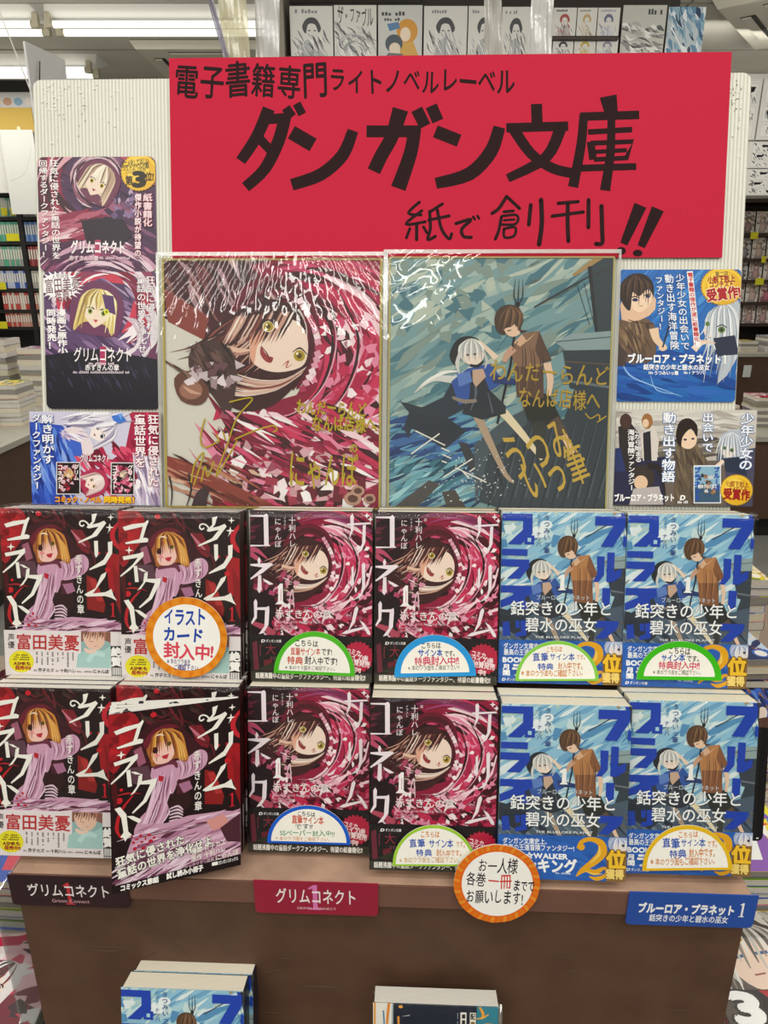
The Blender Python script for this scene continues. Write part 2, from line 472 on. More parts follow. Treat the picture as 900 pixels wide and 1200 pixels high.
fixture('far short ceiling tube fixture behind the white folded card', x2-1.5, x2, d2)

# ------------------------------------------------------------------ ceiling air conditioners
m_ac = plain('aircon_plastic', 'd8d3c2', .5); m_acd = plain('aircon_grille', '8f8a7c', .7); m_dark = plain('dark_slot', '161310', .6)
def cassette(label, x, y, w, rot, slot=True):
    t = thing('ceiling_air_conditioner', label, 'air conditioner', (x, y, ZC), (0, 0, rot))
    h = w/2
    MB().hexa([(-h, -h, -.005), (h, -h, -.005), (h, h, -.005), (-h, h, -.005), (-h+.03, -h+.03, -.05), (h-.03, -h+.03, -.05), (h-.03, h-.03, -.05), (-h+.03, h-.03, -.05)]).build('panel', m_ac, t)
    g = h*.5
    b = MB(); b.box(-g, g, -g, g, -.056, -.048); b.build('intake_grille', m_acd, t)
    b = MB()
    for i in range(14):
        q = -g+2*g*(i+.5)/14; b.box(-g, g, q-.006, q+.006, -.062, -.056)
    b.build('grille_slats', m_ac, t)
    for k in range(4):
        mt = Matrix.Rotation(k*pi/2, 4, 'Z')
        MB().box(-g, g, -h*.80, -h*.64, -.054, -.047, mt).build('air_slot', m_dark, t)
        MB().box(-g*.98, g*.98, -h*.79, -h*.69, -.060, -.053, mt).build('vane', m_ac, t)
    return t
pa = hit(215, 68, Vector((0, 0, ZC)), Vector((0, 0, 1)))
cassette('square white air conditioner cassette on the ceiling behind the left plastic sleeve', -1.22, 5.86, .92, 0)
pb = hit(885, 22, Vector((0, 0, ZC)), Vector((0, 0, 1)))
cassette('beige air conditioner cassette with a dark slot at the upper right of the ceiling', 2.55, 4.78, 1.0, radians(-38))

# ================================================================== DISPLAY
YAW = radians(2.18)
Oc = Vector((-.0094, .5693, 0))
RX = Vector((cos(YAW), -sin(YAW), 0)); RY = Vector((sin(YAW), cos(YAW), 0))
def dl(x, y, z): return Oc+RX*x+RY*y+Vector((0, 0, z))
def todl(P):
    q = P-Oc; return q.dot(RX), q.dot(RY), P.z
ZT = .912; ZU = 1.083; LEAN = radians(12.5)
m_brown = plain('brown_laminate', '5d4333', .55, .14, 22, .3, dark='51392b')
m_slab = plain('tan_laminate_top', 'b89680', .5, .14, 26, .35, dark='9d806c')
m_edge = plain('brown_edge_band', '745244', .5, .12, 30, .3)
st = thing('display_counter', 'brown laminate display counter with a lighter top, carrying the book rows', 'display counter', dl(0, 0, 0), (0, 0, -YAW))
MB().box(-.3795, .3795, .001, .62, ZT-.028, ZT).build('countertop', m_slab, st, bevel=.0008)
MB().box(-.3805, .3805, -.0012, .001, ZT-.028, ZT-.0006).build('edge_band', m_edge, st)
MB().box(-.378, .378, .002, .60, .0, ZT-.028).build('front_panel', m_brown, st)
MB().box(-.40, .40, -.18, .002, .58, .6140).build('lower_ledge', m_slab, st, bevel=.001)
MB().box(-.40, .40, -.17, .002, 0, .58).build('lower_plinth', m_brown, st)
# stepped riser whose leaning face carries the lower row
yb0, yt0 = .075, .118
MB().hexa([(-.38, yb0, ZT), (.38, yb0, ZT), (.38, .36, ZT), (-.38, .36, ZT), (-.38, yt0, ZU), (.38, yt0, ZU), (.38, .36, ZU), (-.38, .36, ZU)]).build('riser', m_brown, st)
# scuff marks on the front panel
b = MB(); rnd = random.Random(5)
for i in range(34):
    x = rnd.uniform(-.35, .35); z = rnd.uniform(.66, .865); l = rnd.uniform(.002, .012); a = rnd.uniform(-.9, .9); wdt = rnd.uniform(.0003, .0008)
    b.box(-l, l, .00155, .0021, -wdt, wdt, Matrix.Translation((x, 0, z)) @ Matrix.Rotation(a, 4, 'Y'))
for x, z, l in ((-.29, .812, .03), (-.30, .806, .018), (-.06, .765, .02), (.21, .80, .004), (.33, .75, .006)):
    b.box(x-l, x+l, .00155, .0021, z-.0012, z+.0012)
(b.build('scuff_marks', plain('scuff', '55402f', .8), st))['kind'] = 'stuff'

# ------------------------------------------------------------------ corrugated plastic backing board
BL = radians(13.5)
Pb = Vector((0, .79, 1.3896)); ub = Vector((cos(YAW), -sin(YAW), 0)); nh = Vector((-sin(YAW), -cos(YAW), 0))
wb = -nh*sin(BL)+Vector((0, 0, cos(BL))); nb = nh*cos(BL)+Vector((0, 0, sin(BL)))
RB = (-BL, 0, -YAW)
def onboard(x, y, off=0): return hit(x, y, Pb+nb*off, nb)
def board_uv(x, y, off=0):
    q = onboard(x, y, off)-Pb; return q.dot(ub), q.dot(wb)
b0 = (Vector((0, 0, ZU+.001))-Pb).z/wb.z        # foot of the board on the riser
b1 = .3255
HB = b1-b0; WB = .770
cB = Pb+wb*b0-ub*.0012
def corrugated():
    bm = bmesh.new(); n = 202; seg = 6; c = []; rr = .009
    def top(x):      # rounded upper corners
        e = WB/2-abs(x)
        return HB if e >= rr else HB-rr+math.sqrt(max(0, rr*rr-(rr-e)**2))*1.0
    for i in range(n*seg+1):
        x = -WB/2+WB*i/(n*seg); t = (i % seg)/seg
        y = -.00035*abs(sin(pi*t))
        c.append((bm.verts.new((x, y, 0)), bm.verts.new((x, y, top(x))), bm.verts.new((x, .004, top(x))), bm.verts.new((x, .004, 0))))
    for i in range(n*seg):
        a, d = c[i], c[i+1]
        for j in range(4): bm.faces.new((a[j], d[j], d[(j+1) % 4], a[(j+1) % 4]))
    bm.faces.new(c[0]); bm.faces.new(c[-1])
    bmesh.ops.recalc_face_normals(bm, faces=list(bm.faces))
    me = bpy.data.meshes.new('corrugated_sheet'); bm.to_mesh(me); bm.free(); return me
m_cor, nt, bs = nmat('corrugated_plastic')
tc = nt.nodes.new('ShaderNodeTexCoord'); sp = nt.nodes.new('ShaderNodeSeparateXYZ'); nt.links.new(tc.outputs['Object'], sp.inputs[0])
def mnode(op, a, v=None):
    q = nt.nodes.new('ShaderNodeMath'); q.operation = op; nt.links.new(a, q.inputs[0])
    if v is not None: q.inputs[1].default_value = v
    return q.outputs[0]
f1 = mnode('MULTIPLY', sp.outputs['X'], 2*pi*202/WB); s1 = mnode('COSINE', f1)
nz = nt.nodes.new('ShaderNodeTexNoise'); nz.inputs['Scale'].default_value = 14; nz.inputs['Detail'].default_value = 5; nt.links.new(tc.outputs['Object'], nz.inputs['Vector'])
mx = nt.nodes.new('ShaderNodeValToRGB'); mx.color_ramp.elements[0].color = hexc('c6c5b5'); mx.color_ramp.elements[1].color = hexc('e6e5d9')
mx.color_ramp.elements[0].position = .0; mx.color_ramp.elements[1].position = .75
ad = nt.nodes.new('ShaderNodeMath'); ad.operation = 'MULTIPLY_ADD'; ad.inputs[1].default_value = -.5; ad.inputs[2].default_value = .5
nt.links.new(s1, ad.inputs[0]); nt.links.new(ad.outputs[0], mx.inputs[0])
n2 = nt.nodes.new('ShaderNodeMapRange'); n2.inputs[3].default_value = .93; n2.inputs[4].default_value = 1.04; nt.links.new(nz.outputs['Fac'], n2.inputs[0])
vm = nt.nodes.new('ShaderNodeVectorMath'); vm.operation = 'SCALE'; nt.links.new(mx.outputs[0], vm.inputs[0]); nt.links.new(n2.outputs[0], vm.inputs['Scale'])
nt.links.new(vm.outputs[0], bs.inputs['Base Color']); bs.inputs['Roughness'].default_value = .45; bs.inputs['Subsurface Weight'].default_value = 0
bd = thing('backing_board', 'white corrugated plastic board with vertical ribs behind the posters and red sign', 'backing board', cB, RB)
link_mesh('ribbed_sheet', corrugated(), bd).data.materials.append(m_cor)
# torn tape crumbs and scratches near the top edge
b = MB(); rnd = random.Random(11)
def crumb(x, z, r):
    a = [rnd.uniform(0, 6.28) for _ in range(4)]
    mt = Matrix.Translation((x, -.0007, z)) @ Matrix.Rotation(rnd.uniform(0, 3), 4, 'Y')
    b.box(-r*rnd.uniform(.3, .7), r*rnd.uniform(.3, .6), -.0002, .0004, -r*.25, r*.2, mt)
for i in range(46): crumb(-.375+abs(rnd.gauss(0, .018)), HB-abs(rnd.gauss(.0, .03))-.004, rnd.uniform(.0008, .0028))
for i in range(16): crumb(rnd.uniform(-.37, -.27), HB-abs(rnd.gauss(.0, .016))-.004, rnd.uniform(.0008, .003))
for i in range(34): crumb(.378-abs(rnd.gauss(0, .012)), HB-abs(rnd.gauss(.0, .035))-.012, rnd.uniform(.0008, .0026))
(b.build('tape_crumbs', plain('tape_crumb', 'efeee6', .7), bd))['kind'] = 'stuff'
b = MB()
for i in range(34):
    x = rnd.choice((-.36+abs(rnd.gauss(0, .03)), .375-abs(rnd.gauss(0, .01)))); z = HB-abs(rnd.gauss(0, .03))-.006
    mt = Matrix.Translation((x, -.0008, z)) @ Matrix.Rotation(rnd.uniform(0, 3), 4, 'Y')
    b.box(-rnd.uniform(.0003, .0012), .0005, -.00015, .0003, -.00025, .00025, mt)
(b.build('scratches', plain('scratch', '6d6a5e', .8), bd))['kind'] = 'stuff'
MB().hexa([(-.05, .004, .05), (.05, .004, .05), (.05, .12, .031), (-.05, .12, .031), (-.05, .004, .40), (.05, .004, .40), (.05, .012, .40), (-.05, .012, .40)]).build('support_strut', m_cor, bd)

def sheet(name, art, mat, quadpx, off, label, cat, group=None, on='board', part=None):
    """flat sheet fixed on the board; quadpx = its corners TL TR BR BL in the photograph"""
    q = [onboard(x, y, off) for x, y in quadpx]
    c = (q[2]+q[3])/2
    o = art.obj(name, mat, None, loc=c, rot=RB) if part is None else None
    if part:
        t = thing(name, label, cat, c, RB, group); art.obj(part, mat, t); return t
    return tag(o, label, cat, group)
def qsize(quadpx, off=0):
    q = [onboard(x, y, off) for x, y in quadpx]
    return ((q[1]-q[0]).length+(q[2]-q[3]).length)/2, ((q[3]-q[0]).length+(q[2]-q[1]).length)/2

# ------------------------------------------------------------------ red hand-written sign
q = [(196, 67), (856, 62), (846, 300), (202, 304)]
W, H = qsize(q, .003)
A = Art(W, H, q, base='c62742', thick=.0008)
rd = 'c62742'; A.R(190, 55, 860, 310, rd)
K = '2b1a1c'
A.T('電子書籍専門', 202, 74, 386, 114, K, w=.018, jit=1, seed=4, rot=.5)
A.T('ライトノベルレーベル', 386, 80, 606, 110, K, w=.022, jit=1, seed=8, rot=.3)
def mk(pts, w=15, s=True): A.S(pts, w, K, smooth=4 if s else 0)
# ダ
mk([(316, 127), (302, 160), (283, 189)], (15, 14, 13)); mk([(309, 140), (338, 138)], 12, False)
mk([(336, 134), (328, 165), (312, 198), (289, 220)], (15, 15, 14, 13)); mk([(303, 160), (320, 178)], 11, False)
mk([(336, 126), (344, 137)], 11, False); mk([(349, 121), (356, 134)], 10, False)
# ン
mk([(343, 155), (369, 170)], 17, False); mk([(416, 153), (404, 182), (378, 205), (344, 217)], (13, 15, 15, 14))
# ガ
mk([(472, 128), (462, 160), (450, 182), (441, 201)], (19, 16, 16, 16)); mk([(432, 154), (495, 154)], 14, False)
mk([(489, 150), (484, 180), (470, 221)], (15, 16, 18)); mk([(491, 128), (501, 148)], 14, False); mk([(508, 124), (516, 142)], 14, False)
# ン
mk([(513, 154), (541, 165)], 15, False); mk([(588, 149), (578, 178), (553, 204), (514, 215)], (14, 16, 16, 13))
# 文
mk([(631, 122), (632, 147)], 13, False); mk([(596, 150), (668, 148)], 11, False)
mk([(659, 151), (642, 185), (598, 209)], (14, 13, 10)); mk([(605, 152), (625, 180), (650, 197), (674, 203)], (13, 12, 12, 12))
# 庫
mk([(714, 113), (718, 134)], (20, 15), False); mk([(682, 137), (750, 135)], 10, False); mk([(686, 134), (683, 170), (674, 219)], (10, 11, 12))
mk([(691, 155), (742, 152)], 6.5, False); mk([(718, 140), (717, 180), (711, 223)], (9, 10, 12)); mk([(694, 166), (697, 187)], 9, False)
mk([(694, 168), (743, 166), (735, 186)], 6, False); mk([(700, 178), (736, 176)], 5, False); mk([(698, 187), (737, 185)], 5.5, False); mk([(682, 197), (747, 195)], 8, False)
# 紙で創刊!!
def th(pts, w=4.4): A.S(pts, w, K, smooth=4, cap=True)
th([(495, 237), (482, 250), (497, 252)], 3.6); th([(498, 247), (479, 263), (502, 260)], 3.6); th([(492, 262), (492, 281)], 4); th([(484, 268), (480, 279)], 3.4); th([(500, 266), (504, 273)], 3.4)
th([(522, 239), (508, 248)], 3.6); th([(507, 248), (508, 268), (505, 281), (514, 277)], 3.8); th([(506, 258), (530, 253)], 3.6); th([(516, 246), (521, 268), (530, 280), (533, 274)], 3.8)
th([(538, 262), (556, 257), (545, 268), (547, 277), (556, 278)], 4); th([(558, 254), (560, 257)], 3); th([(563, 253), (565, 256)], 3)
th([(597, 230), (588, 244), (580, 250)], 4); th([(599, 232), (612, 244)], 4); th([(594, 248), (605, 247)], 3.4); th([(592, 253), (609, 252), (608, 262), (592, 263)], 3.2); th([(594, 258), (606, 257)], 2.8)
th([(591, 254), (588, 270), (584, 280)], 3.6); th([(594, 268), (607, 266), (606, 276), (595, 278), (594, 269)], 3.2)
th([(625, 240), (623, 263)], 4.6); th([(637, 234), (638, 262), (635, 286)], 5.4)
th([(657, 238), (680, 236)], 4); th([(650, 253), (686, 248)], 4); th([(668, 238), (668, 262), (669, 282)], 4.8)
th([(692, 234), (692, 266)], 4.6); th([(707, 241), (708, 270), (708, 284), (701, 285)], 5)
A.S([(752, 240), (733, 285)], (15, 9), K, smooth=0); A.S([(772, 244), (753, 288)], (15, 9), K, smooth=0)
A.E(730, 293, 5.5, 4.5, K); A.E(749, 295.5, 5.5, 4, K)
sheet('sign_board', A, M['matte'], q, .003, 'wide red paper sign with black hand-lettering across the top of the white board', 'sign')

# ================================================================== DRAWINGS shared by covers and posters
RED = ['9c1740', 'b01c48', 'd24a72', 'e88aa8', 'f6d5dd', '7a1030', '4a0a1c', 'c22850', '3a0816', 'd0335c']
HAIRD = ['3a1a1c', '5a2a28', '2a1214', '8a4a40', '4c2226']
HAIRL = ['e9d3c4', 'f3e6da', 'd9b8a8', 'c99a86']
def hooded(A, seed=1, dense=1.0, dark='2c0d16', tone=None):
    """a generic hooded girl, head tipped to her left, in a big red cloak; drawn in a 900-unit square"""
    pal = tone or RED
    # cloak sweeping round from upper right to the foot
    A.P([(380, 60), (560, 20), (900, 20), (900, 1010), (230, 1010), (250, 760), (300, 640), (420, 600), (560, 560), (640, 420), (600, 220), (470, 150)], '8e1538')
    A.swirl(470, 400, 230, 520, -62, 62, int(150*dense), 300, 34, pal, seed, 1.0, .25)
    A.swirl(430, 380, 330, 640, 20, 105, int(150*dense), 340, 36, pal, seed+1, 1.0, -.3)
    A.shards(600, 250, 880, 640, int(55*dense), 26, ['f6d5dd', 'e88aa8', 'fbeef0', 'd24a72', 'c22850'], seed+2)
    A.shards(240, 640, 860, 980, int(110*dense), 30, ['f6e8ea', 'e8b0c0', '7a1030', '4a0a1c', 'c22850', 'a34a62'], seed+3)
    for i, pts in enumerate(([(620, 150), (700, 330), (660, 520), (540, 640), (400, 660)], [(700, 120), (800, 340), (740, 560), (600, 690)], [(560, 640), (700, 760), (880, 800)], [(460, 690), (640, 840), (880, 900)])):
        A.S(pts, (2, 11, 8, 2), dark, smooth=6)
        A.S([(x+14, y-12) for x, y in pts], (1, 6, 5, 1), 'e8a8bc', smooth=6)
    # hood rim
    A.P([(300, 250), (360, 140), (480, 95), (600, 150), (650, 290), (625, 440), (560, 540), (590, 420), (600, 290), (540, 190), (450, 165), (370, 210)], '6a1128', smooth=5)
    A.S([(340, 215), (440, 140), (560, 165), (625, 290), (600, 440), (545, 540)], (10, 26, 30, 26, 22, 8), '4c1220', smooth=6)
    for i in range(16):
        t = i/15; x = 560+70*sin(t*3.0); y = 190+340*t
        A.P([(x, y), (x+22, y-10), (x+30, y+14), (x+6, y+20)], random.Random(i+seed).choice(['f6e0e4', 'e0a0b4', 'b03a5a']))
    # dark hair mass and strands falling to the lower left
    A.P([(200, 360), (250, 290), (340, 230), (470, 190), (570, 240), (600, 330), (590, 470), (470, 600), (330, 620), (240, 540), (150, 470)], '3c1a1c', smooth=5)
    rnd = random.Random(seed+9)
    for i in range(int(46*dense)):
        t = rnd.random(); x = 330+250*t; y = 215+60*abs(t-.5)+rnd.uniform(0, 60)
        A.S([(x, y), (x-70*rnd.uniform(.6, 1.3), y+60), (x-170*rnd.uniform(.5, 1.2), y+110+50*t), (x-240*rnd.uniform(.5, 1.1), y+140+90*t)], (2, 9, 6, 1), rnd.choice(HAIRD+HAIRL[2:]), smooth=3)
    # face
    A.P([(385, 330), (410, 290), (480, 262), (560, 275), (600, 330), (604, 400), (580, 450), (500, 472), (430, 462), (388, 430), (378, 380)], 'f4dccb', smooth=5)
    A.P([(385, 330), (410, 290), (470, 268), (450, 330), (410, 370), (396, 440), (380, 400)], 'e3a98e', smooth=4)
    A.P([(424, 370), (436, 394), (452, 410), (470, 416), (462, 436), (440, 430), (420, 402)], '9c3a3e', smooth=4)
    A.S([(424, 372), (446, 400), (462, 432)], (2, 5, 2), '5c1c22', smooth=4)
    A.S([(505, 448), (530, 428), (520, 455), (545, 440)], (1, 6, 4, 1), 'b04a3a', smooth=4)
    # fringe and the pale locks below the chin
    for i in range(int(22*dense)):
        t = i/21; x = 560-190*t; y = 235+18*t
        A.S([(x, y), (x-26, y+44), (x-62, y+98+30*rnd.random())], (4, 12, 1), rnd.choice(HAIRD+HAIRL[1:]), smooth=3)
    for i in range(int(26*dense)):
        t = rnd.random()
        A.S([(600-20*t, 450+30*t), (520-40*t, 500+40*t), (420-60*t, 505+60*t), (330-40*t, 480+80*t)], (1, 9, 8, 1), rnd.choice(HAIRL+HAIRL+HAIRD), smooth=3)
    for (x, y, r) in ((572, 408, 27), (452, 296, 23)):
        A.E(x, y, r, r*.95, 'efe2c0'); A.E(x, y, r*.82, r*.8, 'b0952a'); A.E(x, y, r*.4, r*.4, '5a4614'); A.E(x-r*.3, y-r*.3, r*.18, r*.18, 'fdf6dc')
        A.S([(x-r, y-r*.5), (x+r*.1, y-r*1.1), (x+r*1.1, y-r*.2)], (2, 7, 3), '2c1214', smooth=4)
    A.S([(290, 378), (340, 390), (380, 388)], (18, 18, 8), 'e6c0a8', smooth=3); A.S([(290, 402), (340, 404), (376, 398)], (8, 9, 4), 'c08a78', smooth=3)

SEA = ['7fb0b4', '9cc5c4', '5b8f9c', 'b9d3cc', '4f7f92', '88a9a4', 'c9d8cc']
def sea_sky(A, seed, pal, deep, x0=0, y0=0, x1=900, y1=1000, n=150):
    A.R(x0-50, y0-50, x1+50, y1+50, pal[0])
    A.streaks(x0, y0, x1, y0+(y1-y0)*.7, -32, n, 190, 34, pal, seed, .12)
    A.shards(x0, y0, x0+(x1-x0)*.6, y0+(y1-y0)*.35, n//4, 38, pal[3:], seed+5)
    A.streaks(x0, y0+(y1-y0)*.62, x0+(x1-x0)*.5, y1, -24, n//2, 170, 22, deep, seed+1, .1)
def ship(A):
    A.P([(880, 20), (780, 40), (800, 210), (830, 400), (900, 420), (900, 20)], '3a464c')
    A.P([(720, 90), (810, 20), (850, 20), (730, 98)], 'a98a58')
    A.S([(580, 215), (780, 100), (890, 60)], 6, '3b3a3c'); A.S([(785, 60), (825, 380)], (14, 10), '2c2e33', smooth=0)
    A.S([(740, 130), (790, 280)], 2.5, '3a4448', smooth=0); A.S([(765, 120), (810, 290)], 2.5, '3a4448', smooth=0)
    A.P([(660, 345), (720, 315), (900, 300), (900, 375), (700, 378)], '8fa3a4', smooth=0); A.S([(665, 345), (900, 322)], 4, '47575c')
    A.P([(690, 378), (900, 372), (900, 560), (720, 520)], '39424a'); A.S([(690, 490), (900, 520)], 10, '6b747a'); A.S([(700, 420), (900, 430)], 6, '5e5348')
    A.P([(740, 520), (900, 560), (900, 1010), (560, 1010), (380, 960), (420, 740), (560, 620), (700, 640)], '39434b')
    for i in range(15):
        x = 380+i*40; A.S([(x+120, 640+i*3), (x+30, 1010)], (2, 4), '20282e', smooth=0)
        A.S([(x+126, 650), (x+60, 940)], (1, 3), '64727a', smooth=0)
    A.P([(300, 730), (335, 735), (385, 830), (350, 850)], '3a3c42'); A.P([(240, 925), (290, 915), (350, 1010), (270, 1010)], '4a4540')
    A.P([(40, 1000), (190, 880), (235, 895), (120, 1010)], '4d4a4a'); A.P([(360, 740), (480, 640), (560, 600), (560, 660), (420, 760), (370, 980)], '4a565e')
    A.S([(370, 640), (430, 760), (470, 900)], (6, 10, 6), '242c33')
def couple(A, warm=1):
    """two generic young figures: one with silver hair in a dark hooded cape, one with brown hair in a tunic holding a fork"""
    sk, sk2 = 'e8c6aa', 'c99f86'; sh, shd = ('8a6a54', '5e473c') if not warm else ('b57f50', '85583c')
    # fork
    A.S([(520, 200), (495, 430), (448, 660)], 9, '20242c', smooth=0)
    for a in (-15, 0, 15): A.S([(519, 205), (519+a*1.1, 175), (521+a*.9, 108)], (5, 5, 1), '2a3038', smooth=3)
    A.E(518, 205, 9, 9, '20242c')
    # cape
    A.P([(290, 470), (240, 560), (160, 600), (75, 578), (110, 620), (90, 680), (110, 722), (130, 640), (230, 655), (330, 600)], '323a44')
    A.P([(95, 660), (130, 625), (260, 640), (330, 690), (250, 760), (150, 700)], '2c343e')
    A.S([(130, 545), (200, 490), (290, 490), (350, 440)], (2, 22, 30, 12), 'd5d6cf', smooth=5); A.S([(150, 520), (230, 470), (300, 460)], (2, 14, 4), 'f0efe8', smooth=5)
    A.P([(270, 500), (330, 450), (420, 430), (470, 500), (380, 560), (300, 590)], '3558a0')
    A.P([(420, 470), (520, 490), (515, 510), (430, 505)], '2b3d70')
    # legs of the first figure
    A.S([(372, 630), (420, 730), (480, 850), (515, 885)], (34, 26, 18, 8), 'b39c84', smooth=4); A.S([(470, 615), (545, 700), (620, 795)], (34, 26, 12), 'e6d8b4', smooth=4)
    # dress
    A.P([(345, 460), (385, 455), (415, 530), (478, 590), (480, 620), (390, 645), (312, 620), (340, 560)], '30343c', smooth=0)
    A.S([(350, 480), (365, 540), (345, 610)], (4, 10, 3), '5b6470'); A.S([(410, 540), (430, 620)], (3, 7), '5b6470', smooth=0)
    A.P([(350, 455), (390, 450), (402, 480), (365, 520), (352, 500)], 'c8a890')
    A.P([(290, 470), (340, 460), (350, 500), (300, 520)], '5f7fc0')
    A.S([(275, 560), (320, 575), (368, 572)], (10, 16, 12), '8f8378')
    # raised arm
    A.S([(440, 410), (415, 385), (372, 345)], (26, 18, 12), 'ead2ba', smooth=3)
    # hood and head
    A.P([(262, 400), (285, 345), (330, 326), (372, 340), (330, 360), (300, 400), (285, 440)], '2a2c30', smooth=3)
    A.E(345, 385, 46, 50, 'd9d6cc'); A.P([(318, 385), (350, 400), (392, 385), (386, 420), (350, 440), (325, 420)], 'f0ddcc', smooth=3)
    for i in range(13):
        x = 302+i*7; A.S([(345+(i-6)*2, 338), (x, 365), (x-6+i, 402+(i % 3)*9)], (3, 9, 2), ['ecebe4', 'c2c2bc', 'a9aaa8'][i % 3])
    A.S([(305, 380), (292, 430), (300, 470)], (10, 16, 4), 'd2d2cb'); A.S([(390, 380), (404, 420), (396, 450)], (8, 10, 2), 'c9c8c0')
    A.E(331, 398, 6, 4, '4a4438'); A.E(358, 395, 6, 4, '4a4438')
    A.S([(340, 437), (370, 440), (392, 420)], (10, 12, 6), '2a2c34')
    # second figure: legs, tunic, arms
    A.P([(535, 560), (640, 540), (690, 640), (610, 672), (560, 640)], '2e302c'); A.S([(600, 650), (615, 720), (610, 790)], (54, 40, 30), '3b3d3a'); A.S([(660, 640), (700, 700), (740, 780)], (46, 34, 26), '5c4c42')
    A.S([(700, 700), (735, 770)], (24, 20), sk, smooth=0)
    A.P([(506, 350), (545, 312), (600, 305), (650, 415), (612, 428), (622, 530), (618, 560), (520, 556), (512, 470), (500, 400)], sh)
    A.P([(512, 440), (618, 440), (622, 560), (520, 556)], shd); A.P([(600, 305), (650, 415), (612, 428), (585, 380)], shd)
    for i in range(9): A.S([(525+i*10, 340+i*6), (530+i*11, 420), (528+i*10, 545-i*6)], (1, 5, 2), [sh, shd, '4c3a32'][i % 3])
    A.P([(505, 350), (535, 318), (556, 345), (590, 310), (560, 335), (530, 365)], 'd8b08c')
    A.S([(632, 425), (646, 490), (640, 550)], (30, 24, 16), sk, smooth=3)
    A.S([(505, 370), (480, 400), (470, 425)], (30, 24, 14), sk2, smooth=3)
    # brown head, looking down to the left
    A.P([(478, 290), (520, 280), (528, 315), (500, 328), (482, 316)], sk, smooth=3)
    A.P([(430, 260), (445, 222), (485, 205), (525, 220), (540, 262), (530, 300), (555, 302), (530, 312), (505, 280), (470, 320), (440, 305)], '59402e' if warm else '4c3a2e', smooth=3)
    for i in range(10): A.S([(490, 210), (462+i*8, 240), (446+i*9, 285+(i % 3)*10)], (2, 8, 2), ['6f5138', '4a3426', '876448'][i % 3])
    A.P([(468, 300), (496, 290), (516, 292), (510, 320), (486, 325)], sk, smooth=3)
    A.S([(480, 306), (494, 302)], 4, '2c2018', smooth=0)
    A.S([(520, 345), (500, 380)], 3, '3c3028', smooth=0)

# ------------------------------------------------------------------ large autograph boards in clear sleeves
GOLDP = 'b8a21e'
def shikishi_red():
    A = Art(.242, .273, [(38, 38), (893, 32), (887, 1003), (50, 1003)], base='e8e2cf', thick=.003)
    A.R(0, 0, 900, 1020, 'd9d5c9')
    A.P([(0, 0), (900, 0), (900, 260), (640, 200), (330, 320), (220, 360), (0, 240)], '4a1a24')
    A.streaks(40, 40, 880, 260, 60, 130, 120, 18, ['2f1418', '6a2a30', '8c5a50', 'a8848a', '3a181c', 'c8a8a4'], 3, .2)
    A.P([(45, 150), (220, 260), (200, 350), (60, 280)], '8c4038')
    hooded(A, 2, 1.25)
    # sleeve, cuff and hand on the left
    A.P([(150, 390), (240, 350), (330, 430), (300, 640), (230, 560), (150, 480)], '4a3230', smooth=3)
    A.streaks(160, 380, 330, 520, 50, 40, 80, 12, ['2c1c1c', '5c4440', '6e5048', '3a2624'], 5)
    A.P([(85, 500), (150, 470), (220, 540), (190, 600), (110, 585)], '6a4234', smooth=3)
    A.E(150, 545, 45, 36, 'a0705c'); A.S([(120, 530), (150, 550), (190, 560)], (3, 14, 4), 'd0a48c')
    A.shards(140, 440, 340, 540, 26, 26, ['cdbcc0', 'a58d94', 'e6dadc', '6c4a50'], 9)
    for i in range(5): A.S([(45+i*18, 430+i*9), (110+i*10, 470+i*6)], (6, 14), ['5c463e', '8a6a5a', '3a2824'][i % 3], smooth=0)
    A.shards(230, 760, 860, 990, 70, 34, ['f2ecec', 'd8a8b0', '6a1428', 'a03048', '3a1018', 'c898a0', 'f8f4f2'], 21)
    A.streaks(320, 640, 880, 860, 28, 90, 150, 20, RED+['f6e8ea', 'fbf4f4'], 22)
    # wooden shaft
    A.P([(50, 800), (110, 815), (470, 985), (440, 1010), (370, 1010), (60, 880)], '8c3c30')
    A.streaks(70, 820, 420, 980, 25, 40, 110, 12, ['c08a70', '6a241c', 'a85a48', 'd8b49a', '4a1814'], 23)
    A.S([(140, 870), (150, 930), (130, 1003)], (10, 8, 3), '2c2020'); A.S([(65, 880), (75, 940), (70, 1003)], (8, 6, 3), '2c2020')
    A.S([(210, 930), (190, 960), (180, 1003)], (30, 50, 60), '3c2830')
    for x, y, r in ((780, 960, 34), (845, 960, 24), (800, 930, 26)):
        A.E(x, y, r, r*.8, 'b8907c'); A.E(x, y, r*.6, r*.45, '5c3a30')
    # gold dedication
    g = GOLDP
    A.T('わんだーらんど', 560, 582, 835, 640, g, w=.028, jit=1, rot=1); A.T('なんば店様へ', 620, 640, 872, 702, g, w=.028, jit=1)
    A.S([(848, 690), (866, 680), (872, 698)], 5, g); A.T('の', 765, 745, 800, 782, g, w=.03)
    A.T('にゃんぼ', 530, 785, 800, 925, g, w=.012, jit=1)
    for pts in ([(205, 655), (190, 710), (190, 755), (215, 765), (260, 740)], [(250, 715), (262, 745)], [(275, 705), (285, 738)], [(300, 590), (390, 575), (330, 650), (290, 760), (250, 870), (262, 860), (330, 740)],
                [(320, 735), (400, 700), (470, 680), (485, 695), (470, 705)], [(150, 905), (165, 830), (200, 790), (160, 915)], [(190, 900), (205, 840), (215, 880), (240, 820)]):
        A.S(pts, 6, g, smooth=6)
    # gilt edge
    for p in ([(40, 40), (891, 33)], [(52, 1000), (886, 1000)]): A.S(p, 9, 'b3a04a', smooth=0)
    for p in ([(42, 38), (54, 1003)], [(889, 33), (884, 1003)]): A.S(p, 9, 'b3a04a', smooth=0)
    return A
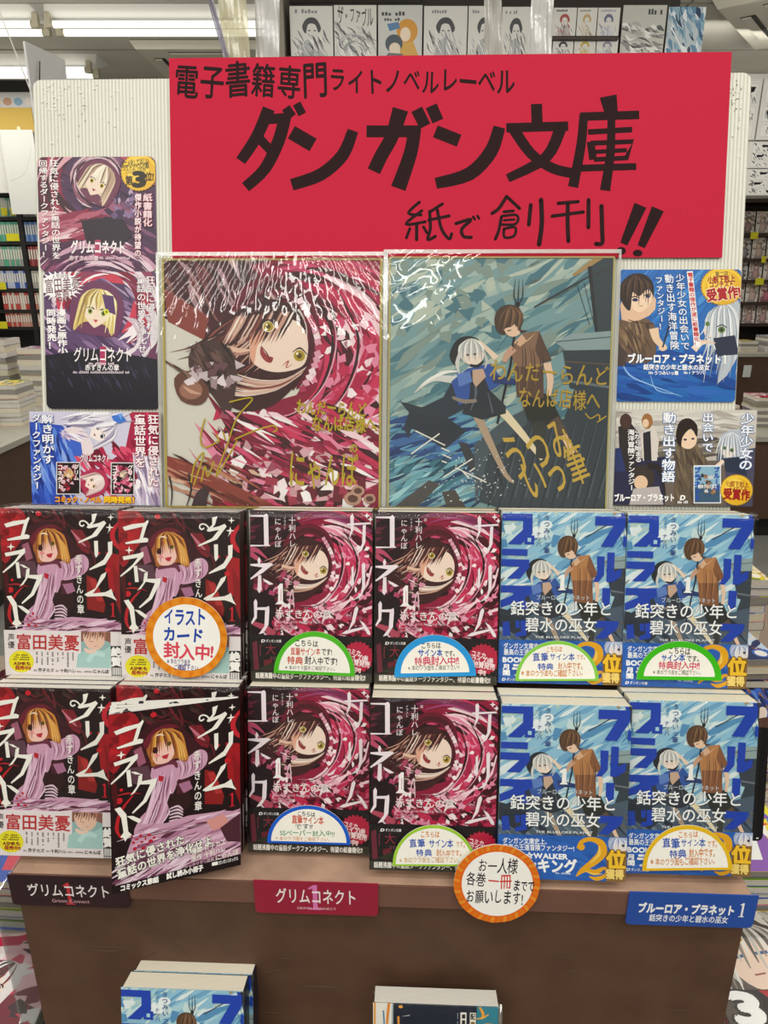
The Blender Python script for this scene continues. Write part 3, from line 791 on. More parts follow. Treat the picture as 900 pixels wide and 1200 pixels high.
def shikishi_blue():
    A = Art(.242, .273, [(28, 27), (880, 22), (868, 987), (30, 990)], base='ece8d8', thick=.003)
    sea_sky(A, 7, ['7d9fa2', '94b0ac', '5e8890', 'a9bcb2', '4d7884', '84988f', 'b9c4b4'], ['3d6a86', '2c4c74', '7fb0bc', '1f3a60', '5a90a4'], n=240)
    A.streaks(40, 640, 330, 780, -16, 60, 180, 26, ['2c4c84', '23386a', '3f6aa0', '5f9ab8'], 8)
    A.streaks(60, 800, 330, 960, -30, 50, 120, 16, ['6aa6b4', '9cccd0', '3c7484', '2a5464'], 9)
    ship(A); couple(A, 0)
    rnd = random.Random(4)
    for i in range(120): A.E(rnd.gauss(370, 90), rnd.gauss(880, 60), rnd.uniform(1, 3.6), rnd.uniform(1, 3.6), 'dfe5e2', n=6, up=False)
    A.k += 1
    for pts in ([(135, 690), (250, 745)], [(120, 780), (228, 700)], [(235, 755), (268, 768)], [(240, 780), (275, 795)], [(238, 805), (258, 812)], [(290, 830), (410, 885)], [(245, 868), (355, 795)], [(345, 845), (365, 830)], [(320, 845), (345, 872)]): A.S(pts, 5, 'e6e6dc', smooth=0)
    g = 'b89a3c'
    A.T('わんだーらんど', 415, 425, 870, 505, g, w=.008, jit=1, rot=1.5); A.T('なんば店様へ', 525, 525, 835, 600, g, w=.01, jit=1, rot=1)
    A.S([(780, 615), (800, 635), (830, 620), (835, 640)], 5, g); A.S([(825, 650), (860, 625)], 5, g)
    A.T('うつみ', 470, 665, 740, 850, 'c8a848', w=.004, jit=1, rot=-24); A.T('いっ筆', 545, 760, 800, 930, 'c8a848', w=.006, jit=1, rot=-20)
    for p in ([(30, 29), (878, 24)], [(32, 988), (868, 985)]): A.S(p, 8, 'b3a86a', smooth=0)
    for p in ([(31, 27), (33, 990)], [(877, 24), (866, 987)]): A.S(p, 8, 'b3a86a', smooth=0)
    return A
q1 = [(190.5, 306.4), (448, 304), (445.5, 596), (195, 596)]; q2 = [(453.6, 303.6), (714, 300.5), (710, 596), (454, 597.5)]
def sleeve(parent, seed, kind):
    """clear sleeve: a loose film puckered near its top"""
    W, H = .254, .288; nx, nz = 110, 90; bm = bmesh.new(); g = []
    rnd = random.Random(seed); ph = [rnd.uniform(0, 6.28) for _ in range(30)]
    for j in range(nz+1):
        row = []
        for i in range(nx+1):
            u, v = i/nx, j/nz; x = (u-.5)*W; z = -.008+v*H
            if kind == 0:
                cx, cz = 0, .40; a = math.atan2(x-cx, cz-z)
                f = max(0, (v-.50)/.5)**1.1
                y = f*(.0006*sin(a*95+ph[0]+1.6*sin(z*70+ph[1]))+.0003*sin(a*190+ph[2]+2.0*sin(z*120+ph[3]))+.00022*sin(z*300+3*sin(a*60)))
            else:
                f = max(0, min(1, (v-.55)/.4))*max(0, 1-u/.55)
                y = f*(.0007*sin((x*.8+z)*150+ph[0]+2.4*sin(x*90+ph[1]))+.0003*sin((z-x)*280+ph[2]+2*sin(z*160)))
                y += .0004*sin(x*14+ph[4])*sin(z*9)
            row.append(bm.verts.new((x, -.0022+y, z)))
        g.append(row)
    for j in range(nz):
        for i in range(nx):
            f = bm.faces.new((g[j][i], g[j][i+1], g[j+1][i+1], g[j+1][i])); f.smooth = True
    me = bpy.data.meshes.new('clear_sleeve'); bm.to_mesh(me); bm.free(); me.materials.append(M['sleeve'])
    return link_mesh('clear_sleeve', me, parent)
M['sleeve'] = film('sleeve_film', .05, .04)
for q, fn, lab, k in ((q1, shikishi_red, 'square autograph board with a red hooded girl and gold signature in a crinkled sleeve', 0),
                      (q2, shikishi_blue, 'square autograph board with a blue seascape, two figures and gold writing in a clear sleeve', 1)):
    c = [onboard(x, y, .006) for x, y in q]; ctr = (c[2]+c[3])/2
    t = thing('autograph_board', lab, 'autograph board', ctr, RB)
    fn().obj('printed_card', M['print'], t); sleeve(t, 5+k, k)
    b = MB(); 
    for x0, x1 in ((-.127, -.1245), (.1245, .127)): b.box(x0, x1, -.0026, -.0020, -.008, .280)
    b.box(-.127, .127, -.0026, -.0020, .276, .280); b.build('sleeve_seam', film('sleeve_seam', .12, .15, 'f4f4f0', haze=.35), t)

# ================================================================== POSTERS on the board
def logo(A, x0, y0, x1, y1, c, c1, w=.012):
    A.T('1', (x0+x1)/2-(x1-x0)*.06, y0-(y1-y0)*.25, (x0+x1)/2+(x1-x0)*.06, y1+(y1-y0)*.3, c1, w=.04)
    A.T('グリムコネクト', x0, y0, x1, y1, c, w=w)
def girl_face(A, x, y, s, hair, hair2, skin='f1d8c4', eye='c8a838', mouth='a03038', tilt=0, hood=None):
    """small generic head: cx, cy, size"""
    a = radians(tilt)
    def q(px, py): return (x+s*(px*cos(a)-py*sin(a)), y+s*(px*sin(a)+py*cos(a)))
    if hood: A.P([q(*p) for p in ((-1.25, .5), (-1.2, -.6), (-.5, -1.3), (.5, -1.25), (1.2, -.5), (1.25, .7), (.9, 1.2), (-.9, 1.2))], hood, smooth=4)
    A.P([q(*p) for p in ((-.95, .3), (-.8, -.6), (0, -1.0), (.8, -.6), (.95, .3), (.9, 1.15), (.5, .7), (-.5, .7), (-.95, 1.2))], hair[0], smooth=4)
    A.P([q(*p) for p in ((-.62, -.2), (0, -.45), (.62, -.2), (.6, .35), (.1, .85), (-.1, .85), (-.6, .35))], skin, smooth=4)
    for e in (-.32, .32):
        c = q(e, .15); A.E(c[0], c[1], .15*s, .17*s, 'fbf6ea'); A.E(c[0], c[1], .12*s, .15*s, eye); A.E(c[0], c[1], .06*s, .08*s, '2a1c10')
        A.S([q(e-.18, .02), q(e, -.06), q(e+.18, .03)], s*.06, '2a1416', smooth=3)
    A.P([q(-.12, .52), q(.12, .5), q(.04, .66)], mouth)
    rnd = random.Random(int(x+y))
    for i in range(15):
        t = -1+2*i/14
        A.S([q(t*.25, -.95), q(t*.75, -.5), q(t*.9+rnd.uniform(-.1, .1), .05 if abs(t) < .65 else 1.05)], (s*.06, s*.16, s*.02), rnd.choice(hair+hair2), smooth=3)
def gold_disc(A, x, y, r, ry=None):
    ry = ry or r
    A.burst(x, y, r, 36, 'c9962a', .95, ry); A.E(x, y, r*.93, ry*.93, 'f0c838'); A.E(x+r*.05, y+ry*.08, r*.84, ry*.84, 'e6b428'); A.E(x-r*.1, y-ry*.15, r*.6, ry*.6, 'f4d050')

# P1: hooded girl, rounded card
q = [(43.8, 184.4), (181, 183.8), (184.4, 317.8), (47, 319)]; W, H = qsize(q)
A = Art(W, H, [(197, 65), (815, 62), (830, 665), (212, 672)], r=.007, base='b79aa8')
A.R(150, 40, 860, 700, '4a2a4c')
A.streaks(200, 70, 820, 660, 30, 130, 170, 26, ['5a3460', '38203c', '7a4a6c', '2c1830', '9a5a78', '5c2c48'], 2)
A.swirl(480, 210, 170, 330, 110, 300, 90, 260, 36, ['8c2440', 'b04a64', 'd8a0ac', '5c1830', '3c1424', 'e0c0c8'], 3)
A.streaks(220, 360, 520, 480, -14, 50, 190, 26, ['d8a8b0', 'b05a70', '8c2c48', 'e6ccd0', '5c1c38'], 4)
A.swirl(520, 900, 230, 420, 200, 340, 80, 220, 26, ['c89ab0', '8a4468', '4c2444', 'e0c4d0', '6c3458'], 5)
A.P([(430, 400), (640, 370), (700, 470), (640, 540), (460, 520)], '281828'); A.shards(600, 250, 720, 380, 26, 24, ['6a5078', '8a7098', '402c50', 'b8a0b8'], 6)
girl_face(A, 520, 190, 92, ['d8c4a8', 'e8dcc4'], ['b89c84', 'f2ead8', '8c7060'], 'ecd6c4', 'c8a820', 'a83040', 28, '6e3450')
A.swirl(520, 190, 110, 150, 120, 330, 36, 150, 15, ['8c5468', 'd8c0c8', '4a2838', 'c8a0ac'], 7)
gold_disc(A, 735, 145, 98, 100)
K = '2a2010'
A.T('アニメ化してほしい', 640, 78, 785, 112, K, w=.03, rot=-8); A.T('ライトノベル小説', 645, 100, 785, 132, K, w=.03, rot=-6); A.T('2025年上半期', 665, 124, 770, 150, '6a5420', rot=-6)
A.T('第', 662, 165, 702, 212, K, w=.03); A.T('3', 700, 130, 770, 228, K, w=.07); A.T('位!', 765, 145, 810, 190, K, w=.03)
A.Vt('狂気に侵された童話の世界を', 262, 78, 312, 605, 'fbf4f4', .015, 14); A.Vt('回帰するダークファンタジー！', 207, 82, 255, 600, 'fbf4f4', .015, 14)
A.Vt('紙書籍化', 755, 255, 805, 430, 'f2d8dc', .02, out='8c3048'); A.Vt('傑作小説が待望の', 712, 255, 748, 590, 'fbeef0', .02, out='9c4058')
logo(A, 375, 505, 665, 575, 'fbf0f2', 'b03a64', .03); A.T('赤ずきんの章', 368, 585, 525, 612, 'f0dce0', .02); A.ticks(530, 588, 690, 604, 22, 'd8bcc8')
sheet('poster_card', A, M['gloss'], q, .0018, 'rounded purple poster card with a gold number 3 seal, at upper left', 'poster')

# P2
q = [(50.7, 319.3), (184.9, 318.4), (186.7, 479.6), (55.5, 479)]; W, H = qsize(q)
A = Art(W, H, [(228, 672), (832, 668), (840, 1398), (250, 1395)], r=.006, base='a890a0')
A.R(200, 640, 870, 1420, '241826')
A.P([(200, 650), (860, 650), (860, 1180), (200, 1160)], '5c4068')
A.streaks(230, 680, 840, 1150, 40, 130, 150, 26, ['6a4a7c', '8a6a94', '3c284c', 'a890b0', '4c3058', 'b898b8'], 12)
A.swirl(560, 860, 150, 290, 190, 400, 90, 220, 36, ['b01c3c', 'd8c0cc', '7a1030', 'f2e8ec', '8c3858', 'c83850', 'e8d8e0'], 13)
A.swirl(640, 1010, 90, 260, -20, 80, 60, 220, 36, ['e6dce2', 'b8a0b4', '8a6a8c', 'd0bcc8', '6a3454', 'b02848'], 14)
girl_face(A, 515, 870, 110, ['d8c070', 'e6d694'], ['b89a50', 'f2e8b8', '9a7a44'], 'f0dcc4', '9aa83c', 'c83038', 10, '6c3458')
A.P([(540, 790), (600, 800), (612, 900), (560, 880)], '5c3468')
A.E(563, 884, 13, 15, 'e0e030'); A.E(563, 884, 5, 7, '6a6a10')
for i in range(24):
    a = i/24*6.28; A.S([(320+55*cos(a), 745+40*sin(a)), (320+125*cos(a), 745+88*sin(a))], (22, 1), 'f6f0f4', smooth=0)
A.E(320, 745, 100, 66, 'f6f2f4')
A.T('人気声優', 275, 680, 365, 712, '7a5868', rot=-4); A.T('富田美憂', 238, 705, 425, 782, '6a3c48', w=.005, rot=-5); A.T('推薦！', 290, 760, 410, 830, '7a4450', w=.005, rot=-5)
A.Vt('漫画と原作小説が', 298, 870, 350, 1190, 'fbf6f6', .035, 14); A.Vt('同時発売！', 246, 870, 296, 1085, 'fbf6f6', .035, 8)
A.Vt('狂気に侵された', 770, 690, 822, 1030, 'fbf4f6', .012, 0, out='6a4060', ow=.02); A.Vt('童話の世界を浄化せよ――', 722, 690, 772, 1240, 'fbf4f6', .012, 6, out='6a4060', ow=.02)
A.P([(200, 1120), (520, 1080), (860, 1140), (860, 1430), (200, 1430)], '15131e')
A.streaks(260, 1150, 820, 1290, 60, 60, 70, 12, ['2c2840', '1c1a28', '3a304c', '221c30'], 16)
logo(A, 390, 1072, 700, 1150, 'fbf2f4', 'b03060', .01); A.ticks(470, 1150, 605, 1165, 16, 'd8c8d0'); A.T('赤ずきんの章', 450, 1163, 630, 1195, 'fbf2f4', .02); A.ticks(388, 1196, 692, 1210, 40, 'c8bcc4')
sheet('poster_card', A, M['gloss'], q, .002, 'rounded dark poster card of a blond hooded girl below the gold seal card', 'poster')

# P3
q = [(34.9, 482.9), (187.8, 483.3), (190.4, 591.6), (37.8, 591.8)]; W, H = qsize(q)
A = Art(W, H, [(157, 418), (845, 420), (857, 907), (170, 908)], base='c8c4d8')
A.R(140, 400, 880, 930, 'cfcbe0')
A.P([(140, 470), (330, 490), (420, 600), (380, 760), (300, 930), (140, 930)], '2c4fb8')
A.streaks(160, 500, 400, 900, 70, 100, 150, 22, ['2440a0', '3c66d0', '5a84dc', '1c3080', '3050b4', '8aa8e8'], 31)
A.P([(700, 420), (880, 410), (880, 660), (720, 690), (600, 760), (520, 720), (660, 620)], 'a81c44')
A.streaks(430, 620, 720, 840, 50, 70, 120, 26, ['b02048', 'd84a6c', '8c1434', 'e8b8c8', '6c1028'], 32)
A.streaks(700, 430, 860, 640, 70, 40, 120, 26, ['b02048', 'c83058', '8c1434'], 33)
A.streaks(720, 660, 860, 900, 75, 60, 120, 20, ['e6dcec', 'b8a8c8', 'f4eef4', '8c7898', 'd0b8cc'], 34)
A.P([(330, 520), (430, 500), (500, 610), (460, 650), (400, 600)], 'e8d8dc', smooth=3); A.streaks(340, 520, 450, 560, 20, 20, 60, 10, ['c8b8d8', 'f2eef6', 'a898c0'], 35)
A.P([(370, 560), (430, 580), (440, 650), (390, 650)], '3c62c8')
girl_face(A, 540, 520, 76, ['d8d4e0', 'e8e4ee'], ['b0a8c0', 'f6f4f8', '8c84a0'], 'f4e6e2', '5c5870', '8c5860', 65)
A.streaks(400, 425, 640, 500, 170, 60, 130, 14, ['d8d4e0', 'b0a8c0', 'f0eef4', '8c84a0'], 36)
A.P([(590, 440), (640, 430), (670, 465), (630, 480), (600, 465)], '3c74d0'); A.P([(620, 430), (650, 425), (640, 460)], '6aa0e8')
girl_face(A, 500, 790, 56, ['d8c0bc', 'e8d8d4'], ['b89490', 'f2e6e2'], 'f4dcd2', 'a88038', 'a83848', 70, 'b03054')
A.T('グリムコネクト', 425, 642, 585, 682, 'fbf6f8', .02, out='8c3050', ow=.05)
for x0, x1, dd in ((300, 428, 0), (588, 712, 1)):
    A.R(x0, 682, x1, 854, 'ded8de'); A.R(x0+5, 687, x1-5, 849, '1c0c10')
    A.shards(x0+18, 700, x1-18, 838, 46, 16, ['8c1c30', 'c83848', '5c1420', 'd8b0b8'] if not dd else ['b03058', 'd86a8c', '6c1030', 'e8b0c0'], 40+dd)
    girl_face(A, (x0+x1)/2+4, 745, 24, ['c89a60' if not dd else '5a2a2c'], ['e0bc80' if not dd else 'e8d0c0'], tilt=20+40*dd)
    A.Vt('グリム', x1-36, 694, x1-6, 780, 'fbf6f2', .02); A.Vt('コネクト', x0+5, 694, x0+37, 825, 'fbf6f2', .02)
A.T('コミック・ノベル', 292, 864, 540, 896, 'f8b820', .04, out='c83820', ow=.05); A.T('同時発売！', 552, 862, 735, 896, 'fbd820', .04, out='c83820', ow=.05)
A.Vt('解き明かす', 222, 430, 288, 695, 'fbf8fb', .02, 6, out='3858a8', ow=.03); A.Vt('ダークファンタジー', 172, 430, 222, 830, 'fbf8fb', .02, 4, out='3858a8', ow=.03)
A.Vt('狂気に侵された', 778, 430, 836, 810, 'fbf4f6', .02, 6, out='a83058', ow=.03); A.Vt('童話世界を', 708, 430, 770, 710, 'fbf4f6', .02, 4, out='a83058', ow=.03)
sheet('poster_card', A, M['gloss'], q, .0035, 'landscape poster of a blue-dressed girl and red cloak at the lower left of the board', 'poster')

# P4
q = [(724.3, 315.5), (867, 317), (861, 470.5), (721, 471)]; W, H = qsize(q)
A = Art(W, H, [(97, 62), (668, 62), (645, 682), (85, 686)], r=.004, base='a8b8d0')
A.R(60, 40, 700, 710, '2468b4')
A.streaks(90, 70, 660, 460, -50, 70, 190, 30, ['2c78c4', '1c5ca8', '4a90d4', '2c6cb8'], 51); A.streaks(90, 460, 650, 680, 10, 60, 150, 30, ['1c4a98', '2458ac', '184088', '3068bc'], 52)
A.S([(100, 470), (150, 560), (260, 610), (400, 660)], (3, 8, 6, 2), '8ab8e8'); A.S([(250, 560), (280, 630), (380, 650)], (2, 6, 2), '8ab8e8')
# brown-haired figure with tunic
A.P([(88, 310), (190, 290), (265, 320), (275, 440), (245, 500), (90, 490)], '6c5644', smooth=2); A.streaks(100, 320, 250, 480, 70, 40, 80, 14, ['5a4638', '84684c', '947a5c', '4a3a30'], 53)
A.P([(88, 400), (140, 460), (130, 520), (85, 520)], '4c3e3a')
A.S([(262, 340), (275, 390), (310, 430)], (46, 34, 22), 'e8c8a8'); A.E(306, 430, 20, 17, 'e8c8a8')
A.S([(340, 300), (322, 370), (305, 430)], 8, '2c3444', smooth=0)
A.P([(120, 170), (250, 170), (268, 250), (200, 300), (110, 300)], 'e2bc9c', smooth=2)
A.P([(125, 165), (160, 150), (250, 165), (252, 210), (205, 262), (160, 245)], 'f0d2b4', smooth=3)
A.P([(98, 180), (110, 120), (160, 82), (220, 88), (256, 130), (258, 190), (236, 150), (190, 190), (160, 170), (150, 255), (120, 235)], '33241e', smooth=3)
for i in range(14): A.S([(175, 85), (120+i*10, 130), (112+i*11, 190+(i % 4)*14)], (2, 9, 1), ['4a3428', '2a1c18', '5c4434'][i % 3])
A.E(172, 206, 14, 8, '2c2c58'); A.E(232, 190, 11, 7, '2c2c58'); A.S([(150, 196), (172, 190), (190, 196)], 5, '241814'); A.S([(215, 186), (232, 180), (246, 182)], 5, '241814')
A.S([(192, 236), (208, 234)], 3, '8c4a40', smooth=0); A.S([(140, 300), (185, 312), (262, 318)], 4, '463830')
# silver-haired figure
A.P([(500, 300), (545, 240), (630, 205), (665, 240), (655, 470), (560, 600), (590, 430), (520, 420)], 'b8c0c8', smooth=2)
A.P([(498, 330), (540, 290), (610, 330), (600, 390), (540, 410), (505, 380)], 'f2dcc8', smooth=3)
for i in range(26): A.S([(590, 215), (520+i*5, 270), (500+i*6.5, 340+(i*37 % 120)), (470+i*7, 380+(i*53 % 230))], (3, 10, 8, 1), ['d8dce0', 'a8b0b8', 'c4cad0', '8c98a4', 'e8eaec'][i % 5])
A.P([(540, 385), (640, 370), (660, 460), (560, 470)], '2c3448')
A.E(578, 345, 17, 15, '5c7a3c'); A.E(578, 345, 7, 8, '24301c'); A.E(513, 318, 10, 11, '5c7a3c'); A.S([(556, 332), (580, 322), (602, 336)], 5, '30343c'); A.S([(518, 380), (530, 384)], 3, 'a8504a', smooth=0)
A.S([(450, 440), (480, 410), (520, 400)], (34, 24, 14), 'f0d8c4'); A.S([(470, 395), (500, 400), (550, 408)], (10, 9, 5), 'e8c8b0')
gold_disc(A, 580, 140, 104, 92)
A.T('第二回', 545, 72, 605, 96, '6a4820', .02); A.T('小説下剋上', 510, 92, 638, 124, 'a01c28', .045, rot=-3); A.T('コンテスト', 518, 118, 632, 146, 'a01c28', .045, rot=-3); A.T('受賞作!', 505, 148, 664, 205, 'b01c24', .05, rot=-7, out='fbf0d0', ow=.05)
A.P([(412, 72), (440, 70), (482, 425), (452, 430)], 'f6f4f4'); A.Vt('電子書籍の傑作が遂に紙書籍化!', 414, 76, 440, 425, 'c83838', .03, 40)
A.Vt('少年少女の出会いで', 358, 82, 402, 442, 'fbfbfb', .01, 32, out='2458a8', ow=.03); A.Vt('動き出す海洋冒険', 306, 84, 350, 442, 'fbfbfb', .01, 34, out='2458a8', ow=.03); A.Vt('ファンタジー！', 262, 95, 300, 350, 'fbfbfb', .01, 22, out='2458a8', ow=.03)
A.T('ブルーロア・プラネット', 138, 462, 580, 506, 'fbfbfb', .045, out='1c4890', ow=.03); A.one(584, 464, 606, 504, 'fbfbfb'); A.T('銛突きの少年と碧水の巫女', 215, 510, 525, 536, 'fbfbfb', .03); A.T('うつみいっ筆', 265, 540, 380, 560, 'fbfbfb', .03); A.T('ナツバ', 440, 538, 500, 556, 'fbfbfb', .03); A.ticks(240, 542, 262, 556, 3, 'e8eef6'); A.ticks(405, 540, 435, 554, 5, 'e8eef6')
sheet('poster_card', A, M['gloss'], q, .0018, 'blue poster card of two figures with a gold award seal, at the right', 'poster')

# P5
q = [(723, 479.5), (887.5, 481.5), (881, 594), (719, 591)]; W, H = qsize(q)
A = Art(W, H, [(92, 718), (750, 725), (725, 1175), (75, 1165)], base='b8b4b0')
A.R(50, 700, 780, 1200, 'c0b8b0')
A.P([(50, 700), (780, 700), (780, 830), (50, 820)], 'cfcac2'); A.streaks(90, 730, 740, 850, 5, 50, 150, 18, ['d8d4cc', 'b0a8a0', 'e0dcd4', '9c948c'], 61)
A.P([(260, 870), (560, 850), (620, 930), (300, 970)], '6c645c'); A.streaks(280, 860, 600, 940, -8, 30, 150, 10, ['8c8478', '504840', 'a89c8c'], 62)
A.P([(50, 960), (330, 940), (420, 1200), (50, 1200)], '2c2c48'); A.P([(560, 930), (750, 900), (750, 1200), (540, 1200)], '4c4a60'); A.P([(300, 960), (600, 960), (600, 1200), (320, 1200)], '6c6058')
# standing figures at the left
A.P([(100, 800), (160, 785), (195, 830), (185, 1010), (110, 1010)], '322c2c'); A.E(135, 775, 28, 36, '4a342c'); A.S([(95, 900), (110, 1010)], (30, 50), '2c3868', smooth=0)
A.P([(200, 830), (270, 800), (290, 860), (280, 960), (215, 960)], 'd8d0c8'); A.P([(215, 830), (250, 820), (255, 960), (220, 960)], '2c2a30'); A.E(235, 775, 26, 36, 'a06c40'); A.E(228, 785, 15, 20, 'e8c8a8')
A.E(215, 1040, 55, 62, '3c3430'); A.E(205, 1062, 32, 34, 'e0c0a0'); A.P([(170, 1090), (290, 1080), (310, 1165), (150, 1165)], 'b8b0b0'); A.S([(235, 985), (290, 1000), (320, 1130)], (30, 26, 6), '2c2626')
# tunic figure and silver figure
A.P([(360, 900), (470, 890), (515, 960), (500, 1165), (360, 1165)], '5f5244'); A.streaks(370, 910, 500, 1150, 75, 36, 90, 14, ['6c5c4a', '4c4036', '7c6a54'], 63)
A.E(425, 860, 42, 46, 'f0d2b4'); A.P([(368, 850), (385, 780), (430, 762), (468, 795), (466, 850), (440, 810), (400, 850), (392, 900)], '2c201c', smooth=3); A.E(412, 862, 8, 5, '2c2c48'); A.E(448, 858, 7, 5, '2c2c48')
A.P([(570, 860), (620, 820), (690, 830), (700, 960), (600, 950)], 'b8c0cc', smooth=2); A.E(615, 905, 38, 40, 'f2dcc8')
for i in range(18): A.S([(640, 828), (580+i*6, 860), (555+i*9, 930+(i*31 % 70))], (3, 9, 2), ['d8dce4', 'a8b0bc', 'e8eaf0', '8c98a8'][i % 4])
A.E(596, 902, 7, 8, '4a6a3a'); A.E(630, 912, 9, 9, '4a6a3a'); A.P([(590, 950), (690, 940), (700, 1030), (600, 1010)], '2c3448')
A.S([(560, 990), (590, 960)], (24, 14), 'f0d8c4', smooth=0)
A.Vt('少年少女の', 672, 738, 738, 1008, 'fbfbfd', .02, -12, out='4a74b0', ow=.045); A.Vt('出会いで', 492, 735, 548, 922, 'fbfbfd', .02, -4, out='4a74b0', ow=.045); A.Vt('動き出す物語', 308, 732, 372, 1062, 'fbfbfd', .02, -8, out='4a74b0', ow=.045)
A.Vt('ここから始まる', 172, 778, 206, 968, 'fbfbfb', .02, 4, out='3c3848', ow=.03); A.Vt('海洋冒険ファンタジー', 142, 812, 176, 1100, 'fbfbfb', .02, 2, out='3c3848', ow=.03)
A.T('ブルーロア・プラネット', 78, 1115, 362, 1150, 'fbfbfb', .045); A.T('D', 388, 1118, 412, 1146, 'fbfbfb', .05, skew=.2); A.ticks(375, 1146, 425, 1160, 7, 'e8e8ee')
A.R(450, 982, 578, 1160, 'e6ecf2'); A.R(455, 988, 573, 1155, '8ab4cc'); A.P([(455, 1085), (573, 1070), (573, 1155), (455, 1155)], '3c5874'); A.shards(480, 1030, 550, 1110, 20, 14, ['8c6a4c', 'c8ccd0', '2c3444', 'b08058'], 64)
A.Vt('ブルーロ', 543, 990, 572, 1100, '2850b0', .06); A.Vt('プラネット', 452, 990, 484, 1150, '2850b0', .06); A.T('銛突きの少年と', 470, 1072, 560, 1090, 'fbfbfb', .02)
gold_disc(A, 650, 1098, 78, 74)
A.T('小説下剋上', 598, 1058, 708, 1082, 'a04a18', .03, rot=5); A.T('コンテスト', 608, 1078, 700, 1100, 'a04a18', .03, rot=5); A.T('受賞作', 588, 1094, 712, 1144, 'a01c1c', .05, rot=4)
sheet('poster_card', A, M['gloss'], q, .0035, 'landscape poster with several figures and a gold seal at the lower right of the board', 'poster')

# ================================================================== BOOKS: drawn covers and paper bands
BW, BH = .128, .182
TITLE = 'f3e6ec'
def lodge(A, K):   # small publisher mark
    pass
def cover_novel_red():
    A = Art(BW, BH, [(64, 86), (806, 88), (806, 1125), (62, 1128)], base='2a1018')
    A.R(0, 0, 900, 1200, '210a12')
    A.xf = lambda x, y: (436+.90*(x-490), 415+.90*(y-375))
    A.streaks(-60, 20, 620, 260, -20, 50, 190, 20, ['3c1824', '5c1c30', '2a0c16', '7a2840'], 71, .3)
    hooded(A, 11, 1.1, '20060e')
    A.xf = None
    A.S([(330, 120), (460, 95), (640, 130), (800, 210)], (10, 40, 44, 20), '7a2850'); A.S([(380, 150), (520, 120), (680, 170)], (4, 16, 6), 'a04070')
    for pts in ([(64, 320), (110, 330), (170, 380)], [(64, 345), (100, 372), (140, 400)]): A.S(pts, (34, 26, 4), 'b84a68')
    A.shards(90, 450, 340, 640, 46, 26, ['5c1428', '8c2444', '3a0a18', 'b04868', 'd890a8'], 73)
    A.P([(62, 560), (200, 600), (215, 700), (180, 800), (62, 820)], '1c0810')
    A.S([(70, 770), (150, 800), (210, 840)], (20, 40, 30), 'b0485c')
    A.shards(230, 680, 780, 840, 60, 26, ['c0284c', '7a1030', 'e8a0b8', '5c0c24', 'f0d0d8', 'a01c40'], 74)
    t = TITLE
    def s(p, w, c=t): A.S(p, w, c, smooth=4)
    # right-hand column of the title
    A.P([(672, 118), (684, 104), (694, 120), (692, 200), (666, 250), (676, 200)], t); A.P([(655, 160), (790, 152), (800, 162), (655, 172)], t)
    A.P([(748, 170), (766, 166), (764, 270), (742, 320), (706, 350), (744, 280)], t); A.star4(772, 112, 18, t, .4); A.star4(794, 134, 18, t, .4)
    A.P([(680, 424), (694, 410), (696, 520), (684, 540), (668, 512), (682, 500)], t); A.P([(742, 404), (756, 390), (764, 404), (764, 540), (740, 600), (694, 618), (738, 580), (746, 530)], t)
    A.P([(700, 672), (714, 654), (724, 672), (700, 760), (660, 812), (684, 750)], t); A.P([(620, 826), (650, 806), (760, 780), (764, 792), (650, 828)], t); A.P([(730, 740), (760, 760), (796, 812), (798, 832), (780, 828)], t)
    # left-hand column
    A.P([(62, 116), (150, 114), (166, 106), (176, 118), (178, 290), (190, 300), (62, 304), (62, 294), (150, 294), (148, 126), (62, 124)], t)
    A.P([(108, 385), (118, 366), (128, 385), (122, 412), (112, 412)], t); A.P([(62, 410), (190, 402), (204, 410), (140, 462), (66, 505), (62, 498), (140, 430), (62, 420)], t)
    A.P([(110, 480), (130, 476), (132, 560), (118, 588), (106, 572)], t); A.P([(138, 496), (170, 510), (206, 530), (180, 536), (150, 516)], t)
    A.P([(82, 640), (94, 622), (104, 640), (100, 740), (70, 778), (64, 770), (84, 730)], t); A.P([(84, 676), (160, 672), (176, 664), (178, 690), (172, 780), (140, 832), (110, 840), (146, 790), (152, 690), (84, 690)], t)
    A.P([(226, 550), (246, 526), (262, 526), (262, 634), (276, 652), (214, 654), (232, 634), (234, 556)], 'fbf4f4'); A.S([(250, 560), (250, 630)], 5, 'd8a0b0', smooth=0)
    A.S([(300, 640), (320, 560), (330, 680)], (2, 10, 3), 'e8c8d0'); A.S([(262, 490), (300, 505)], (2, 12), 'f0dce0', smooth=0)
    A.Vt('十利ハレ', 300, 122, 344, 308, 'ece0e4', .012); A.Vt('にゃんぼ', 214, 130, 256, 310, 'ece0e4', .012); A.Vt('著', 352, 122, 372, 142, 'ece0e4'); A.Vt('イラスト', 268, 122, 286, 200, 'ece0e4')
    A.T('赤ずきんの章', 212, 684, 562, 738, 'f6ecec', .012)
    A.T('Chapter 1 : Little Red Riding Hood', 220, 748, 490, 768, 'e0c0c8'); A.ticks(218, 778, 345, 790, 22, 'c898a8'); A.ticks(218, 796, 340, 808, 22, 'c898a8')
    return A
